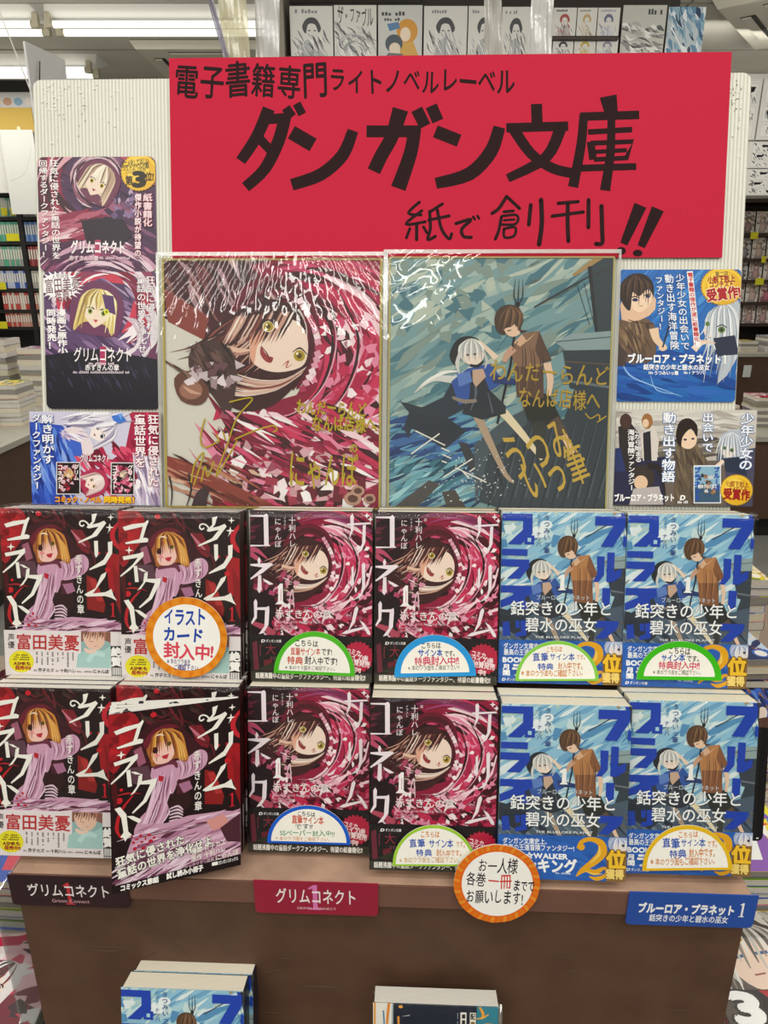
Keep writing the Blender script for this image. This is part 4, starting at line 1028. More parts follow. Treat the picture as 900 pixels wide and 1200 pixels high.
def band_novel_red():
    A = Art(BW+.0006, .0495, [(62, 843), (806, 843), (806, 1125), (60, 1128)], base='1c1214')
    A.R(0, 800, 900, 1200, '191315')
    A.P([(72, 890), (100, 880), (112, 1060), (80, 1064)], '6b2434'); A.S([(135, 905), (120, 905), (120, 975)], 4, '8c3040', smooth=0)
    A.T('大', 150, 896, 220, 966, '8a2a3c', -.01); A.T('好評', 180, 975, 260, 1000, '7a5058'); A.P([(140, 1000), (190, 990), (200, 1060), (150, 1065)], '6b1a28'); A.P([(100, 1060), (220, 1000), (300, 1062)], '2c3020')
    A.T('D', 128, 868, 152, 890, 'f0eaea', .05, skew=.25); A.T('ダンガン文庫', 156, 870, 252, 888, 'f0eaea', .02)
    A.burst(722, 968, 100, 22, 'b82040', .86); A.T('コミカ', 648, 920, 740, 955, 'f6e4e6', .03, rot=12); A.T('ライズ1巻', 650, 950, 784, 992, 'f6e4e6', .03, rot=10); A.T('絶賛発売', 660, 986, 796, 1024, 'f6e4e6', .03, rot=8); A.T('中!!', 692, 1030, 740, 1066, 'f6e4e6', .04, rot=6)
    A.R(0, 1070, 900, 1140, '3a3830'); A.T('話題沸騰中の童話ダークファンタジー、待望の紙書籍化!!', 88, 1078, 768, 1114, 'f0ece4', .03)
    return A
W0 = 'f2efe6'
def comic_title(A, k=1):
    def s(p, w, c=W0): A.S(p, w, c, smooth=5)
    # left column
    A.P([(82, 168), (140, 148), (212, 138), (232, 118), (238, 130), (226, 160), (206, 238), (186, 240), (204, 162), (96, 190)], W0); A.P([(100, 264), (220, 230), (240, 238), (236, 258), (106, 274)], W0)
    A.star4(126, 312, 26, W0, .3); A.P([(88, 352), (184, 330), (212, 318), (214, 346), (196, 366), (140, 430), (82, 478), (78, 470), (150, 400), (180, 356), (96, 374)], W0)
    A.P([(156, 410), (176, 406), (190, 506), (168, 508)], W0); A.P([(178, 420), (206, 424), (240, 446), (206, 440)], W0)
    A.P([(222, 452), (242, 442), (240, 490), (206, 546), (182, 560), (216, 510)], W0); A.P([(222, 486), (296, 484), (320, 480), (318, 510), (270, 610), (200, 668), (196, 660), (252, 600), (286, 512), (222, 502)], W0)
    A.P([(104, 622), (132, 616), (166, 664), (180, 766), (200, 790), (180, 800), (166, 822), (158, 800), (140, 790), (156, 766), (140, 680)], W0); A.P([(168, 676), (200, 680), (248, 712), (236, 730), (200, 704)], W0)
    # right column
    s([(572, 162), (558, 172), (545, 160), (550, 142), (570, 138), (590, 150), (602, 168)], 9)
    A.P([(618, 96), (650, 88), (636, 140), (604, 186), (586, 180), (620, 140)], W0); A.P([(590, 168), (660, 150), (694, 134), (706, 150), (650, 232), (540, 280), (536, 272), (620, 226), (660, 172), (600, 186)], W0)
    A.star4(734, 112, 22, W0, .3); A.star4(728, 176, 26, W0, .32); A.S([(728, 180), (716, 214)], (8, 1), W0, smooth=0)
    A.P([(632, 264), (656, 262), (658, 350), (644, 370), (636, 350)], W0); A.P([(716, 270), (744, 262), (742, 340), (700, 410), (606, 448), (604, 440), (690, 380), (718, 330)], W0)
    A.P([(676, 474), (708, 456), (700, 486), (620, 600), (576, 606), (578, 596), (640, 560)], W0); A.P([(580, 598), (700, 582), (724, 570), (736, 560), (742, 576), (750, 602), (770, 634), (736, 616), (700, 606), (590, 612)], W0)
def cover_comic(booklet=False):
    A = Art(BW, BH, [(48, 66), (778, 60), (803, 1098), (112, 1102)], base='2a0c10', thick=.0006)
    A.R(0, 0, 950, 1200, '1e0b0e')
    A.P([(48, 60), (190, 80), (215, 200), (150, 330), (90, 420), (48, 300)], '9c1822', smooth=3); A.shards(60, 80, 220, 400, 20, 40, ['b82028', '7a1018', 'a81c24'], 81)
    A.P([(700, 330), (830, 360), (830, 640), (720, 560)], 'a3161f'); A.P([(740, 400), (830, 560), (830, 820), (760, 640)], '8a121a'); A.S([(820, 100), (745, 200), (760, 280), (830, 340)], (4, 30, 28, 6), 'c22030')
    A.P([(490, 190), (560, 200), (610, 290), (600, 350), (540, 320)], '7a1c28'); A.S([(490, 200), (540, 260), (580, 300)], (4, 20, 6), 'c07080')
    A.P([(585, 480), (640, 500), (700, 660), (690, 710), (590, 690)], '8a1c1c'); A.P([(600, 500), (640, 505), (690, 640), (650, 640)], 'b03030')
    for pts in ([(210, 70), (280, 140), (380, 140), (420, 110)], [(280, 70), (330, 120), (400, 90)], [(420, 60), (450, 160), (430, 220)], [(560, 300), (620, 340), (640, 420)]): A.S(pts, (4, 18, 6), '5a1c24', smooth=5)
    A.streaks(220, 70, 560, 200, 40, 30, 90, 14, ['4c141c', '300c12', '6a2028', '3c2c28'], 82, .3)
    for x, y, r in ((290, 98, 18), (345, 490, 18), (126, 582, 20), (714, 444, 18), (135, 520, 10), (240, 768, 14), (660, 340, 10)): A.E(x, y, r, r*.95, 'c41c28', n=7)
    A.S([(88, 556), (160, 545), (240, 560)], (3, 10, 2), 'b01c24'); A.S([(200, 560), (140, 640), (120, 740), (150, 806)], (6, 16, 20, 4), 'b81c26'); A.S([(84, 420), (100, 520), (110, 640)], (20, 30, 10), '4c0c14')
    # dark cape behind the figure
    A.P([(190, 260), (260, 160), (400, 150), (470, 220), (560, 330), (620, 390), (610, 460), (470, 480), (360, 460), (240, 470), (160, 400)], '3c141c', smooth=3)
    A.P([(150, 400), (270, 400), (300, 500), (200, 500)], '5c3c48'); A.P([(190, 300), (230, 280), (260, 380), (220, 400)], '9c5a70')
    # lilac dress: sleeve, bodice, skirt
    dr = ['c894b0', 'dcb4cc', '8c5474', 'e6c8da', 'a87090', '5c2c40']
    A.P([(400, 410), (480, 390), (550, 350), (595, 380), (590, 450), (520, 500), (430, 510)], 'cf9fba', smooth=3)
    for i in range(10): A.S([(430+i*15, 405-i*5), (450+i*13, 450), (440+i*12, 506-i*3)], (1, 6, 1), ['8c5474', 'e8cadc', '5c2840'][i % 3])
    A.P([(290, 420), (420, 410), (436, 520), (400, 620), (350, 780), (210, 812), (240, 700), (320, 620), (300, 520)], 'cb9ab6', smooth=2)
    for i in range(26):
        rnd = random.Random(i); x = 300+rnd.random()*110; A.S([(x, 430+rnd.random()*60), (x-10, 560), (x-50*rnd.random()-10, 700), (x-90, 800)], (1, 8, 10, 2), rnd.choice(dr), smooth=3)
    A.S([(300, 420), (400, 400), (430, 440)], (20, 30, 12), '6a2c40'); A.P([(330, 470), (360, 480), (350, 510), (330, 500)], 'b81c2c')
    A.P([(395, 590), (500, 600), (520, 650), (470, 730), (400, 700), (380, 640)], '2e1416'); A.P([(430, 520), (510, 520), (500, 600), (430, 600)], '4c1c28'); A.P([(440, 540), (500, 530), (520, 580), (470, 600)], 'a87090')
    for i in range(5): A.S([(395, 680+i*18), (440, 672+i*20), (470, 700+i*16)], (6, 12, 5), 'dcc0d0'); A.S([(400, 690+i*18), (440, 684+i*20)], 3, '4c2030', smooth=0)
    A.P([(240, 740), (380, 760), (500, 740), (700, 750), (820, 780), (820, 1110), (110, 1110), (200, 820)], 'c898b2')
    A.streaks(230, 760, 820, 1080 if booklet else 850, -12, 110 if booklet else 60, 140, 20, dr, 84); A.streaks(250, 800, 700, 812, -3, 16, 200, 8, ['5c1c30', 'e8ccdc'], 85)
    if booklet:
        A.P([(600, 790), (700, 770), (740, 840), (640, 860)], 'd8948c'); A.P([(680, 850), (800, 780), (810, 960), (720, 940)], '4c2430')
        A.streaks(150, 900, 500, 1060, -25, 60, 150, 20, ['d8b8cc', '8c5474', 'e8d0e0', '6a3850'], 86)
        for i in range(14): A.E(200+i*9, 800+(i*37 % 90), 5+(i % 4)*3, 5+(i % 3)*3, 'b8182c', n=7)
    else:
        for i in range(10): A.E(225+i*8, 720+(i*37 % 90), 4+(i % 4)*3, 4+(i % 3)*3, 'b8182c', n=7)
    # head
    A.P([(258, 300), (276, 220), (330, 180), (400, 195), (450, 260), (490, 380), (470, 410), (420, 380), (300, 410), (285, 380)], 'a8622e', smooth=3)
    A.P([(240, 260), (290, 190), (380, 165), (440, 200), (380, 190), (300, 220), (262, 300)], '6a1c2c', smooth=3)
    A.P([(288, 320), (330, 260), (395, 280), (410, 350), (380, 395), (320, 400), (296, 370)], 'f2c4b8', smooth=3)
    for i in range(18): A.S([(345, 190), (290+i*9, 235), (280+i*12, 300+(i*29 % 40) if 3 < i < 12 else 385)], (3, 14, 2), ['8a4a24', 'c88238', 'e0a850', '6a3420'][i % 4])
    for i in range(10): A.S([(400, 230), (430+i*3, 300), (440+i*5, 400)], (3, 9, 2), ['e0a44c', 'f0c878', 'c07a30'][i % 3])
    A.E(306, 316, 15, 17, '3a1414'); A.E(380, 285, 12, 13, '5c4a18'); A.P([(340, 355), (382, 345), (372, 376), (352, 372)], 'b82838'); A.E(318, 348, 16, 8, 'e88a90'); A.S([(290, 300), (312, 296)], 5, '3a1414', smooth=0)
    A.S([(300, 230), (330, 222), (352, 232)], (2, 9, 2), 'f4e4d0')
    comic_title(A)
    A.Vt('赤ずきんの章', 514, 350, 558, 722, 'f4f0ea', .015, 18)
    A.one(728, 648, 764, 732, 'c41c2c')
    if booklet:
        # drawn over the foot of the cover
        A.T('狂気に侵された', 118, 874, 485, 930, W0, .035, rot=-10, out='14080c', ow=.05); A.T('童話の世界を浄化せよ', 128, 928, 642, 984, W0, .035, rot=-10, out='14080c', ow=.05)
        A.T('漫画 芥子カズ', 520, 930, 715, 966, W0, .02, rot=-7); A.T('原作 十利ハレ', 520, 972, 715, 1008, W0, .02, rot=-7); A.T('キャラクター原案', 485, 1022, 650, 1044, 'd8c0c8', .01, rot=-5); A.T('にゃんぼ', 655, 1000, 790, 1036, W0, .02, rot=-5)
        A.P([(100, 1062), (820, 1030), (820, 1120), (100, 1120)], '16090c')
        A.T('コミックス第1話', 150, 1062, 350, 1096, 'fbf8f4', .05, rot=-2); A.T('試し読み小冊子', 390, 1050, 590, 1084, 'fbf8f4', .05, rot=-2); A.R(638, 1046, 672, 1066, 'fbf8f4'); A.T('ガンガンコミックス', 676, 1044, 786, 1066, 'fbf8f4', .03, rot=-2)
    return A
def band_comic():
    A = Art(BW+.0006, .0500, [(100, 814), (800, 810), (805, 1098), (112, 1102)], base='ece4e4')
    A.R(80, 790, 830, 1120, 'e6dddd')
    A.R(560, 800, 735, 1042, '8fb2b2')
    A.P([(560, 800), (735, 800), (735, 880), (690, 860), (620, 840), (560, 880)], '8a5c4c'); A.P([(575, 830), (650, 810), (700, 850), (690, 900), (640, 935), (590, 900)], 'e6c0aa', smooth=3)
    for i in range(9): A.S([(600+i*12, 800), (590+i*14, 826), (580+i*15, 850+(i % 3)*10)], (6, 12, 2), ['6a4034', '94604e', 'b07a64'][i % 3])
    A.P([(540, 960), (600, 920), (690, 930), (735, 900), (735, 1042), (530, 1042)], 'a6cac6'); A.S([(600, 1000), (640, 950), (700, 960)], (26, 30, 26), 'bcdcd8'); A.S([(580, 920), (610, 940), (650, 930)], (14, 24, 16), 'eecbb8')
    A.S([(610, 872), (632, 876)], 3, '6a4034', smooth=0); A.S([(640, 905), (655, 902)], 3, 'b86060', smooth=0)
    A.Vt('声優', 124, 834, 166, 932, '3a3432', .015); A.T('富田美憂', 172, 838, 552, 936, 'b82c30', .018)
    for i, (n, x) in enumerate(((7, 292), (8, 322), (8, 356), (8, 386), (6, 416), (4, 446), (9, 476), (5, 506))): A.vticks(x, 948, x+11, 948+n*10.5, n, '5a5250', 4+i)
    A.E(205, 1012, 74, 70, 'e6dc24', n=32); A.ticks(172, 965, 245, 976, 9, '5a3a10'); A.ticks(165, 980, 255, 990, 10, '5a3a10'); A.ticks(156, 994, 262, 1004, 12, '5a3a10')
    A.T('ASMRも', 158, 1012, 262, 1038, '8a2a1c', .05); A.T('発売中!!', 168, 1040, 262, 1066, 'a8341c', .05)
    A.T('漫画', 276, 1060, 298, 1074, '6a6060'); A.T('芥子カズ', 304, 1052, 400, 1076, '3a3432', .03); A.T('原作', 408, 1060, 430, 1074, '6a6060'); A.T('十利ハレ', 434, 1052, 530, 1076, '3a3432', .03); A.ticks(536, 1060, 626, 1072, 9, '8a8080'); A.T('にゃんぼ', 630, 1050, 724, 1076, '3a3432', .03)
    A.P([(735, 900), (800, 898), (808, 1110), (742, 1110)], '14110f'); A.Vt('絶賛', 737, 905, 800, 1030, 'f6f4f0', .05)
    for i in range(5): A.R(746+i*10.5, 1036, 752+i*10.5, 1082, 'f6f4f0'); A.R(746+i*10.5, 1086, 752+i*10.5, 1096, 'f6f4f0')
    return A
BLU = '1f42ae'
def cover_blue():
    A = Art(BW, BH, [(60, 108), (832, 110), (802, 1150), (32, 1142)], base='9fc6dc')
    A.xf = lambda x, y: (465+1.16*(x-485), 315+1.14*(y-265))
    sea_sky(A, 17, ['8fc0d8', 'a8d0de', '6fa6ca', 'c8e0e0', '5690bc', 'b0ccc8', 'dfeaea'], ['4a7894', '2f4f78', '6aa0b8', '27406a', '3c5c80'], 0, -20, 900, 1000, 210)
    for x, y, r in ((330, 190, 46), (370, 150, 34), (60, 150, 40), (110, 200, 30)): A.E(x, y, r, r*.7, 'e8f2f2', n=9)
    ship(A)
    A.P([(60, 760), (300, 620), (520, 640), (820, 560), (900, 1020), (60, 1020)], '4c5c6c'); A.streaks(120, 660, 860, 900, 40, 70, 140, 20, ['3a4654', '5c6c7c', '2c3440', '74848e', '6a6058'], 92)
    couple(A, 1); A.xf = None
    b = BLU
    # block lettering of the title, left column
    A.P([(62, 118), (246, 120), (246, 238), (174, 302), (92, 300), (186, 214), (188, 162), (60, 160)], b)
    A.P([(198, 246), (258, 248), (256, 302), (196, 300)], b); A.P([(216, 262), (238, 263), (237, 286), (215, 285)], 'a8d0de')
    A.P([(56, 328), (216, 330), (214, 370), (54, 366)], b); A.P([(52, 390), (226, 392), (226, 440), (168, 508), (88, 506), (166, 436), (50, 432)], b)
    A.P([(50, 548), (240, 550), (240, 596), (150, 650), (48, 684), (46, 640), (150, 594), (48, 590)], b); A.P([(126, 596), (176, 576), (226, 690), (172, 690)], b)
    A.P([(140, 762), (166, 762), (168, 806), (142, 806)], b); A.P([(172, 760), (212, 758), (210, 850), (140, 862), (140, 836), (176, 826)], b); A.P([(60, 770), (100, 766), (110, 850), (62, 858)], b)
    # right column
    A.P([(634, 130), (822, 132), (818, 196), (744, 312), (668, 310), (746, 186), (632, 184)], b); A.P([(786, 108), (806, 100), (816, 130), (796, 132)], b); A.P([(808, 250), (830, 250), (828, 310), (806, 308)], b)
    A.P([(646, 368), (694, 370), (690, 484), (654, 524), (620, 522), (648, 474)], b); A.P([(710, 344), (756, 346), (752, 462), (800, 440), (796, 490), (742, 524), (706, 522)], b)
    A.P([(682, 558), (732, 560), (728, 668), (680, 666)], b); A.P([(640, 756), (788, 760), (776, 806), (700, 868), (640, 866), (700, 800), (640, 800)], b)
    A.Vt('うつみいっ筆', 314, 122, 354, 356, '2c4c8c', .012); A.Vt('イラスト', 276, 122, 294, 210, '3c5c94'); A.Vt('ナツバ', 268, 224, 300, 314, '2c4c8c', .01)
    A.P([(404, 496), (430, 480), (446, 480), (444, 560), (456, 574), (404, 574), (418, 560), (420, 504), (406, 508)], 'f6f6f2')
    A.T('ブルーロア・プラネット', 268, 604, 606, 634, 'dce8ee', -.004)
    A.T('銛突きの少年と', 108, 642, 748, 728, 'f8f8f6', .012, out='3c5468', ow=.02); A.T('碧水の巫女', 200, 742, 652, 828, 'f8f8f6', .012, out='3c5468', ow=.02)
    A.T('THE BLUELORE PLANET', 262, 850, 606, 868, 'f0f4f4', .01)
    return A
def band_blue():
    A = Art(BW+.0006, .0468, [(68, 886), (758, 872), (750, 1138), (62, 1158)], base='2c62b8')
    A.R(40, 850, 790, 1180, '2660b6'); A.streaks(60, 880, 760, 1150, 20, 40, 140, 30, ['2c68c0', '2058ac', '3470c4'], 95)
    A.T('ダンガン文庫史上、', 92, 902, 352, 938, 'f6f8fa', .02, rot=-1.5); A.T('最高の王道冒険ファンタジー!', 94, 938, 480, 976, 'f6f8fa', .02, rot=-1.5)
    A.T('BOOK☆WALKER', 88, 986, 446, 1026, 'fbfbfb', .05, rot=-1); A.Vt('月間', 88, 1036, 132, 1110, 'fbfbfb', .05); A.T('ランキング', 136, 1026, 496, 1108, 'fbfbfb', .045, rot=-2)
    A.ticks(380, 1100, 470, 1112, 12, 'c8d8ec'); A.T('D', 86, 1122, 106, 1144, 'f6f8fa', .05, skew=.25); A.T('ダンガン文庫', 110, 1124, 210, 1142, 'f6f8fa', .02)
    g1, g2 = 'e8a81c', 'f6d05c'
    A.S([(500, 950), (520, 908), (568, 890), (620, 912), (626, 970), (580, 1030), (520, 1080), (490, 1120)], (18, 24, 26, 40, 50, 42, 22, 4), g1, smooth=7); A.S([(612, 930), (610, 980), (566, 1036)], (4, 16, 4), g2)
    A.E(516, 940, 20, 20, g1); A.S([(490, 1120), (540, 1080), (590, 1090), (640, 1060), (650, 1100), (600, 1128), (560, 1116)], (4, 22, 34, 14, 20, 26, 6), g1, smooth=6); A.S([(540, 1086), (590, 1100), (630, 1096)], (3, 9, 2), g2)
    # pale-haired girl peeping in at the right edge
    A.P([(670, 870), (770, 860), (770, 960), (690, 960), (660, 930)], 'a8b4d0', smooth=2); A.E(722, 924, 38, 36, 'f0e4dc')
    for i in range(10): A.S([(710, 872), (676+i*9, 896), (664+i*11, 930+(i % 3)*12)], (2, 8, 1), ['c8d0e4', '8c9cc4', 'e4e8f2'][i % 3])
    A.E(736, 920, 7, 8, '30343c')
    A.P([(650, 960), (760, 950), (770, 1150), (650, 1140)], '8c6a3a'); A.T('位', 648, 954, 752, 1060, 'f4c430', .05, out='6a3c10', ow=.05); A.T('獲得', 646, 1066, 742, 1124, 'f6d878', .05, out='6a3c10', ow=.05)
    return A

# ------------------------------------------------------------------ book builders
M['red_spine'] = plain('dark_red_spine', '3a0e14', .35); M['black_spine'] = plain('near_black_spine', '17121a', .35); M['blue_spine'] = plain('ink_blue_spine', '1c2230', .35)
M['cardwhite'] = plain('cover_inside', 'e9e4d8', .6)
def book(kind, label, t, loc, rot, group, full=True):
    """a paperback standing up; origin at the middle of the foot of its front face, thickness going back"""
    art, band, spine, pg = BOOKS[kind]
    r = thing({'comic': 'comic_book', 'red': 'paperback_novel', 'blue': 'paperback_novel'}[kind], label, 'book', loc, rot, group)
    e = .0006
    MB().box(-BW/2+.0015, BW/2-.001, e, t-e, .001, BH-.0004).build('page_block', pg, r)
    b = MB(); b.box(BW/2-.001, BW/2, 0, t, 0, BH); b.box(-BW/2, BW/2, t-e, t, 0, BH-.0002); b.build('spine', spine, r)
    if full:
        c = bpy.data.objects.new('front_cover', art); COL.objects.link(c); c.parent = r
        d = bpy.data.objects.new('paper_band', band); COL.objects.link(d); d.parent = r; d.location = (0, -.0016, 0)
    else:
        MB().box(-BW/2, BW/2, 0, e, 0, BH).build('front_cover', spine, r)
    return r
def wrap(parent, t, seed):
    """shrink film: rounded sheet over front and top, standing a little proud at its top seam"""
    bm = bmesh.new(); rnd = random.Random(seed); nx = 26; rows = []
    prof = [(-.0038, .001), (-.0038, .06), (-.0036, .12), (-.0034, .170), (-.0028, BH+.0002), (-.0010, BH+.0022), (t*.5, BH+.0028), (t, BH+.0014)]
    for y, z in prof:
        row = []
        for i in range(nx+1):
            u = i/nx; x = (u-.5)*(BW+.003)
            k = 1 if z > .165 else .25
            row.append(bm.verts.new((x, y+rnd.uniform(-.0004, .0002)*k, z+(rnd.uniform(-.0006, .0008) if z > BH else 0))))
        rows.append(row)
    for j in range(len(rows)-1):
        for i in range(nx):
            f = bm.faces.new((rows[j][i], rows[j][i+1], rows[j+1][i+1], rows[j+1][i])); f.smooth = True
    # gathered corners
    for sx in (-1, 1):
        a = bm.verts.new((sx*(BW/2-.004), t*.2, BH+.002)); b = bm.verts.new((sx*(BW/2+.0016), t*.3, BH+.006)); c = bm.verts.new((sx*(BW/2+.001), t*.7, BH+.001)); bm.faces.new((a, b, c))
    me = bpy.data.meshes.new('shrink_wrap'); bm.to_mesh(me); bm.free(); me.materials.append(M['wrap'])
    return link_mesh('shrink_wrap', me, parent)
def mesh_of(A, m, name):
    me = A.mesh(name); me.materials.append(m); return me
BOOKS = {'comic': (mesh_of(cover_comic(), M['print'], 'front_cover'), mesh_of(band_comic(), M['print'], 'paper_band'), M['red_spine'], M['pages_white']),
         'red': (mesh_of(cover_novel_red(), M['print'], 'front_cover'), mesh_of(band_novel_red(), M['print'], 'paper_band'), M['black_spine'], M['pages']),
         'blue': (mesh_of(cover_blue(), M['print'], 'front_cover'), mesh_of(band_blue(), M['print'], 'paper_band'), M['blue_spine'], M['pages'])}
TN, TC = .0235, .0125
KIND = {'comic': 'white-banded blood-red comic', 'red': 'crimson hooded-girl novel', 'blue': 'blue seascape novel'}
ORD = ['first', 'second', 'third', 'fourth', 'fifth', 'sixth']
FRONT = {}
def stack(kind, px, py, zs, row, column, n, lean=LEAN, tags=''):
    """a leaning stack; px, py = middle of the foot of its front cover in the photograph; it rests on its rear lower edge"""
    t = TC if kind == 'comic' else TN
    st_ = t+.0008
    P0 = hit(px, py, Vector((0, 0, zs+n*st_*sin(lean))), Vector((0, 0, 1)))
    back = RY*cos(lean)-Vector((0, 0, 1))*sin(lean)
    FRONT[(row, column)] = (P0, lean)
    for i in range(n):
        base = P0+back*(i*st_)+RX*(.0012*((i*7) % 3-1) if i else 0)
        where = '%s row, %s column' % (row, column)
        if i == 0: lab = '%s%s, front of the %s' % (KIND[kind], tags, where)
        else: lab = '%s book behind the front %s, %s' % (ORD[i], {'comic': 'comic', 'red': 'crimson novel', 'blue': 'blue novel'}[kind], where)
        b = book(kind, lab, t, base, (-lean, 0, -YAW), 'books in the %s row' % row)
        if i == 0 or (kind == 'comic' and i < 3): wrap(b, t, i*13+len(lab))
LOW = [('comic', 65, 1003, 'first', 4, ''), ('comic', 212, 1000, 'second', 4, ' behind the booklet'), ('red', 362, 999, 'third', 1, ''),
       ('red', 506, 1020, 'fourth', 2, ''), ('blue', 657, 1030, 'fifth', 2, ' with no tag'), ('blue', 803, 1024, 'sixth', 2, '')]
UPP = [('comic', 76, 792, 'first', 3, ' with no tag'), ('comic', 213, 798, 'second', 3, ''), ('red', 365, 798, 'third', 2, ''),
       ('red', 510, 801, 'fourth', 2, ''), ('blue', 655, 801, 'fifth', 2, ''), ('blue', 800, 805, 'sixth', 2, '')]
for k, x, y, c, n, tg in LOW: stack(k, x, y, ZT+.0003, 'lower', c, n, LEAN, tg)
for k, x, y, c, n, tg in UPP: stack(k, x, y, ZU+.0003, 'upper', c, n, LEAN, tg)

# ================================================================== HAND-LETTERED TAGS on the books
def front_hit(key, x, y, off=.0062):
    P, ln = FRONT[key]; n = nh*cos(ln)+Vector((0, 0, 1))*sin(ln)
    return hit(x, y, P+n*off, n)
def half_tag(key, box, tilt, rim, name_col, lines, rimw=.10):
    """half-round card; box = its pixel extent x0 y0 x1 y1"""
    x0, y0, x1, y1 = box
    bl = front_hit(key, x0, y1); br = front_hit(key, x1, y1); tp = front_hit(key, (x0+x1)/2, y0)
    W = (br-bl).length; H = (tp-(bl+br)/2).length
    out = [(W/2+W/2*cos(a), H*sin(a)) for a in [pi*i/28 for i in range(29)]]
    A = Art(W, H, [(0, 0), (100, 0), (100, 50), (0, 50)], outline=[(0, 0)]+[(W, 0)]+out[1:-1], base='ece6d8', thick=.0008)
    A.R(-5, -5, 105, 60, rim)
    A.E(50, 50-rimw*38, 50-rimw*100*.95, 50-rimw*130, 'f5f2e8', n=44)
    A.P([(-5, 50-rimw*55), (105, 50-rimw*55), (105, 55), (-5, 55)], rim)
    for (txt, a, b, c, d, col, w) in lines: A.T(txt, a, b, c, d, col, w=w, jit=1.2, seed=len(txt)+int(a))
    P = (bl+br)/2
    o = A.obj('half_round_tag', M['matte'], None, loc=P, rot=(-LEAN, radians(tilt), -YAW))
    row, colm = key
    tag(o, 'half-round %s-rimmed handwritten card on the book in the %s row, %s column' % (name_col, row, colm), 'tag', 'half-round handwritten cards')
    return o
BK, RD, BL_, OR, PK, GN = '28222a', 'c8402c', '2450b0', 'd07a24', 'd03a60', '1f8a4c'
wv = [(x, 28+.8*(i % 2)) for i, x in enumerate(range(18, 84, 2))]
half_tag(('upper', 'third'), (320.7, 740, 416, 790.7), 1.5, '52b82c', 'green', [('こちらは', 25, 10, 54, 18, BK, .02), ('直筆サイン本', 20, 19, 57, 28, RD, .015), ('です!', 58, 19, 71, 27, BK, .02), ('特典', 16, 30, 36, 39, RD, .02), ('封入中です!', 38, 29, 78, 38, BK, .02), ('※本のウラ面をご確認下さい。', 14, 40, 78, 45, BK, 0)], .065)
half_tag(('upper', 'fourth'), (462, 744, 558, 793), -2.5, '2e98dc', 'blue', [('こちらは', 34, 9, 58, 16, BK, .02), ('サイン本', 30, 17, 60, 26, BL_, .03), ('です。', 62, 19, 78, 26, BK, .02), ('特典封入中!!', 25, 26, 80, 36, PK, .02), ('※本のウラ面をご確認下さい!!', 17, 36, 80, 42, BK, 0)], .085)
half_tag(('upper', 'fifth'), (604, 751, 701.5, 798), -1.5, '86cc4c', 'pale green', [('こちらは', 37, 7, 56, 14, OR, .02), ('直筆', 20, 14, 40, 25, BL_, .02), ('サイン本', 41, 15, 71, 24, BL_, .02), ('です。', 73, 17, 86, 24, OR, .01), ('特典', 27, 28, 46, 36, BL_, .02), ('封入中です。', 51, 27, 84, 36, OR, .015), ('※本のウラ面もご確認下さい。', 7, 36, 84, 44, OR, .01)], .045)
half_tag(('upper', 'sixth'), (746, 751.6, 845.6, 797), -.5, '3fb81c', 'bright green', [('こちらは', 36, 8, 62, 17, BK, .02), ('サイン本', 28, 17, 56, 26, BL_, .03), ('です。', 58, 18, 76, 26, BK, .02), ('特典封入中!!', 25, 26, 74, 36, PK, .02), ('※本のウラ面をご確認下さい。', 19, 37, 78, 43, BK, 0)], .085)
half_tag(('lower', 'third'), (313, 944, 410.7, 989), 0, '1c5cca', 'blue', [('こちらは', 36, 8, 58, 14, BK, .02), ('直筆サイン本', 30, 14, 68, 24, RD, .02), ('です!!', 33, 24, 55, 31, BK, .01), ('SSペーパー封入中!!', 15, 32, 81, 40, GN, .01), ('※本のウラ面をご確認下さい。', 10, 41, 78, 46, OR, 0)], .05)
half_tag(('lower', 'fourth'), (460, 967, 558, 1015), -1.8, '9ccb38', 'lime', [('こちらは', 34, 7, 57, 15, OR, .02), ('直筆', 20, 16, 40, 27, BL_, .02), ('サイン本', 44, 17, 73, 27, BL_, .02), ('です。', 76, 19, 90, 27, OR, .01), ('特典', 28, 29, 48, 38, BL_, .02), ('封入中です。', 53, 30, 86, 38, OR, .015), ('※本のウラ面をご確認下さい。', 8, 39, 84, 46, 'c88a2c', 0)], .04)
half_tag(('lower', 'sixth'), (753, 967, 858, 1020), -3, 'e4b81e', 'yellow', [('こちらは', 40, 7, 62, 14, OR, .02), ('直筆', 22, 14, 42, 25, BL_, .02), ('サイン本', 43, 15, 70, 24, BL_, .02), ('です。', 72, 17, 86, 25, OR, .015), ('特典', 30, 27, 49, 36, BL_, .02), ('封入中です。', 52, 26, 84, 35, OR, .02), ('※本のウラ面もご確認下さい。', 9, 36, 84, 44, OR, .01)], .05)
# round tags
def round_tag(P, D, lean, tilt, rim, label, lines, key=None):
    out = [(D/2+D/2*cos(2*pi*i/44)*(1+.006*sin(i*1.7)), D/2+D/2*sin(2*pi*i/44)*(1+.006*cos(i*2.1))) for i in range(44)]
    A = Art(D, D, [(0, 0), (100, 0), (100, 100), (0, 100)], outline=out, base='e4ded0', thick=.0012)
    A.R(-5, -5, 105, 105, rim)
    for i in range(0, 360, 9):
        a = radians(i); A.S([(50+43*cos(a), 50+43*sin(a)), (50+51*cos(a+.05), 50+51*sin(a+.05))], 4, 'd8791a' if i % 2 else 'e2902a', smooth=0)
    A.E(50.5, 50, 41.2, 41.2, 'f4f2ec', n=44)
    for (txt, a, b, c, d, col, w) in lines: A.T(txt, a, b, c, d, col, w=w, jit=1.2, seed=len(txt)+int(a))
    o = A.obj('round_tag', M['matte'], None, loc=P, rot=(-lean, radians(tilt), -YAW))
    return tag(o, label, 'tag', 'round handwritten cards')
P = front_hit(('upper', 'second'), 217.5, 794, .0075)
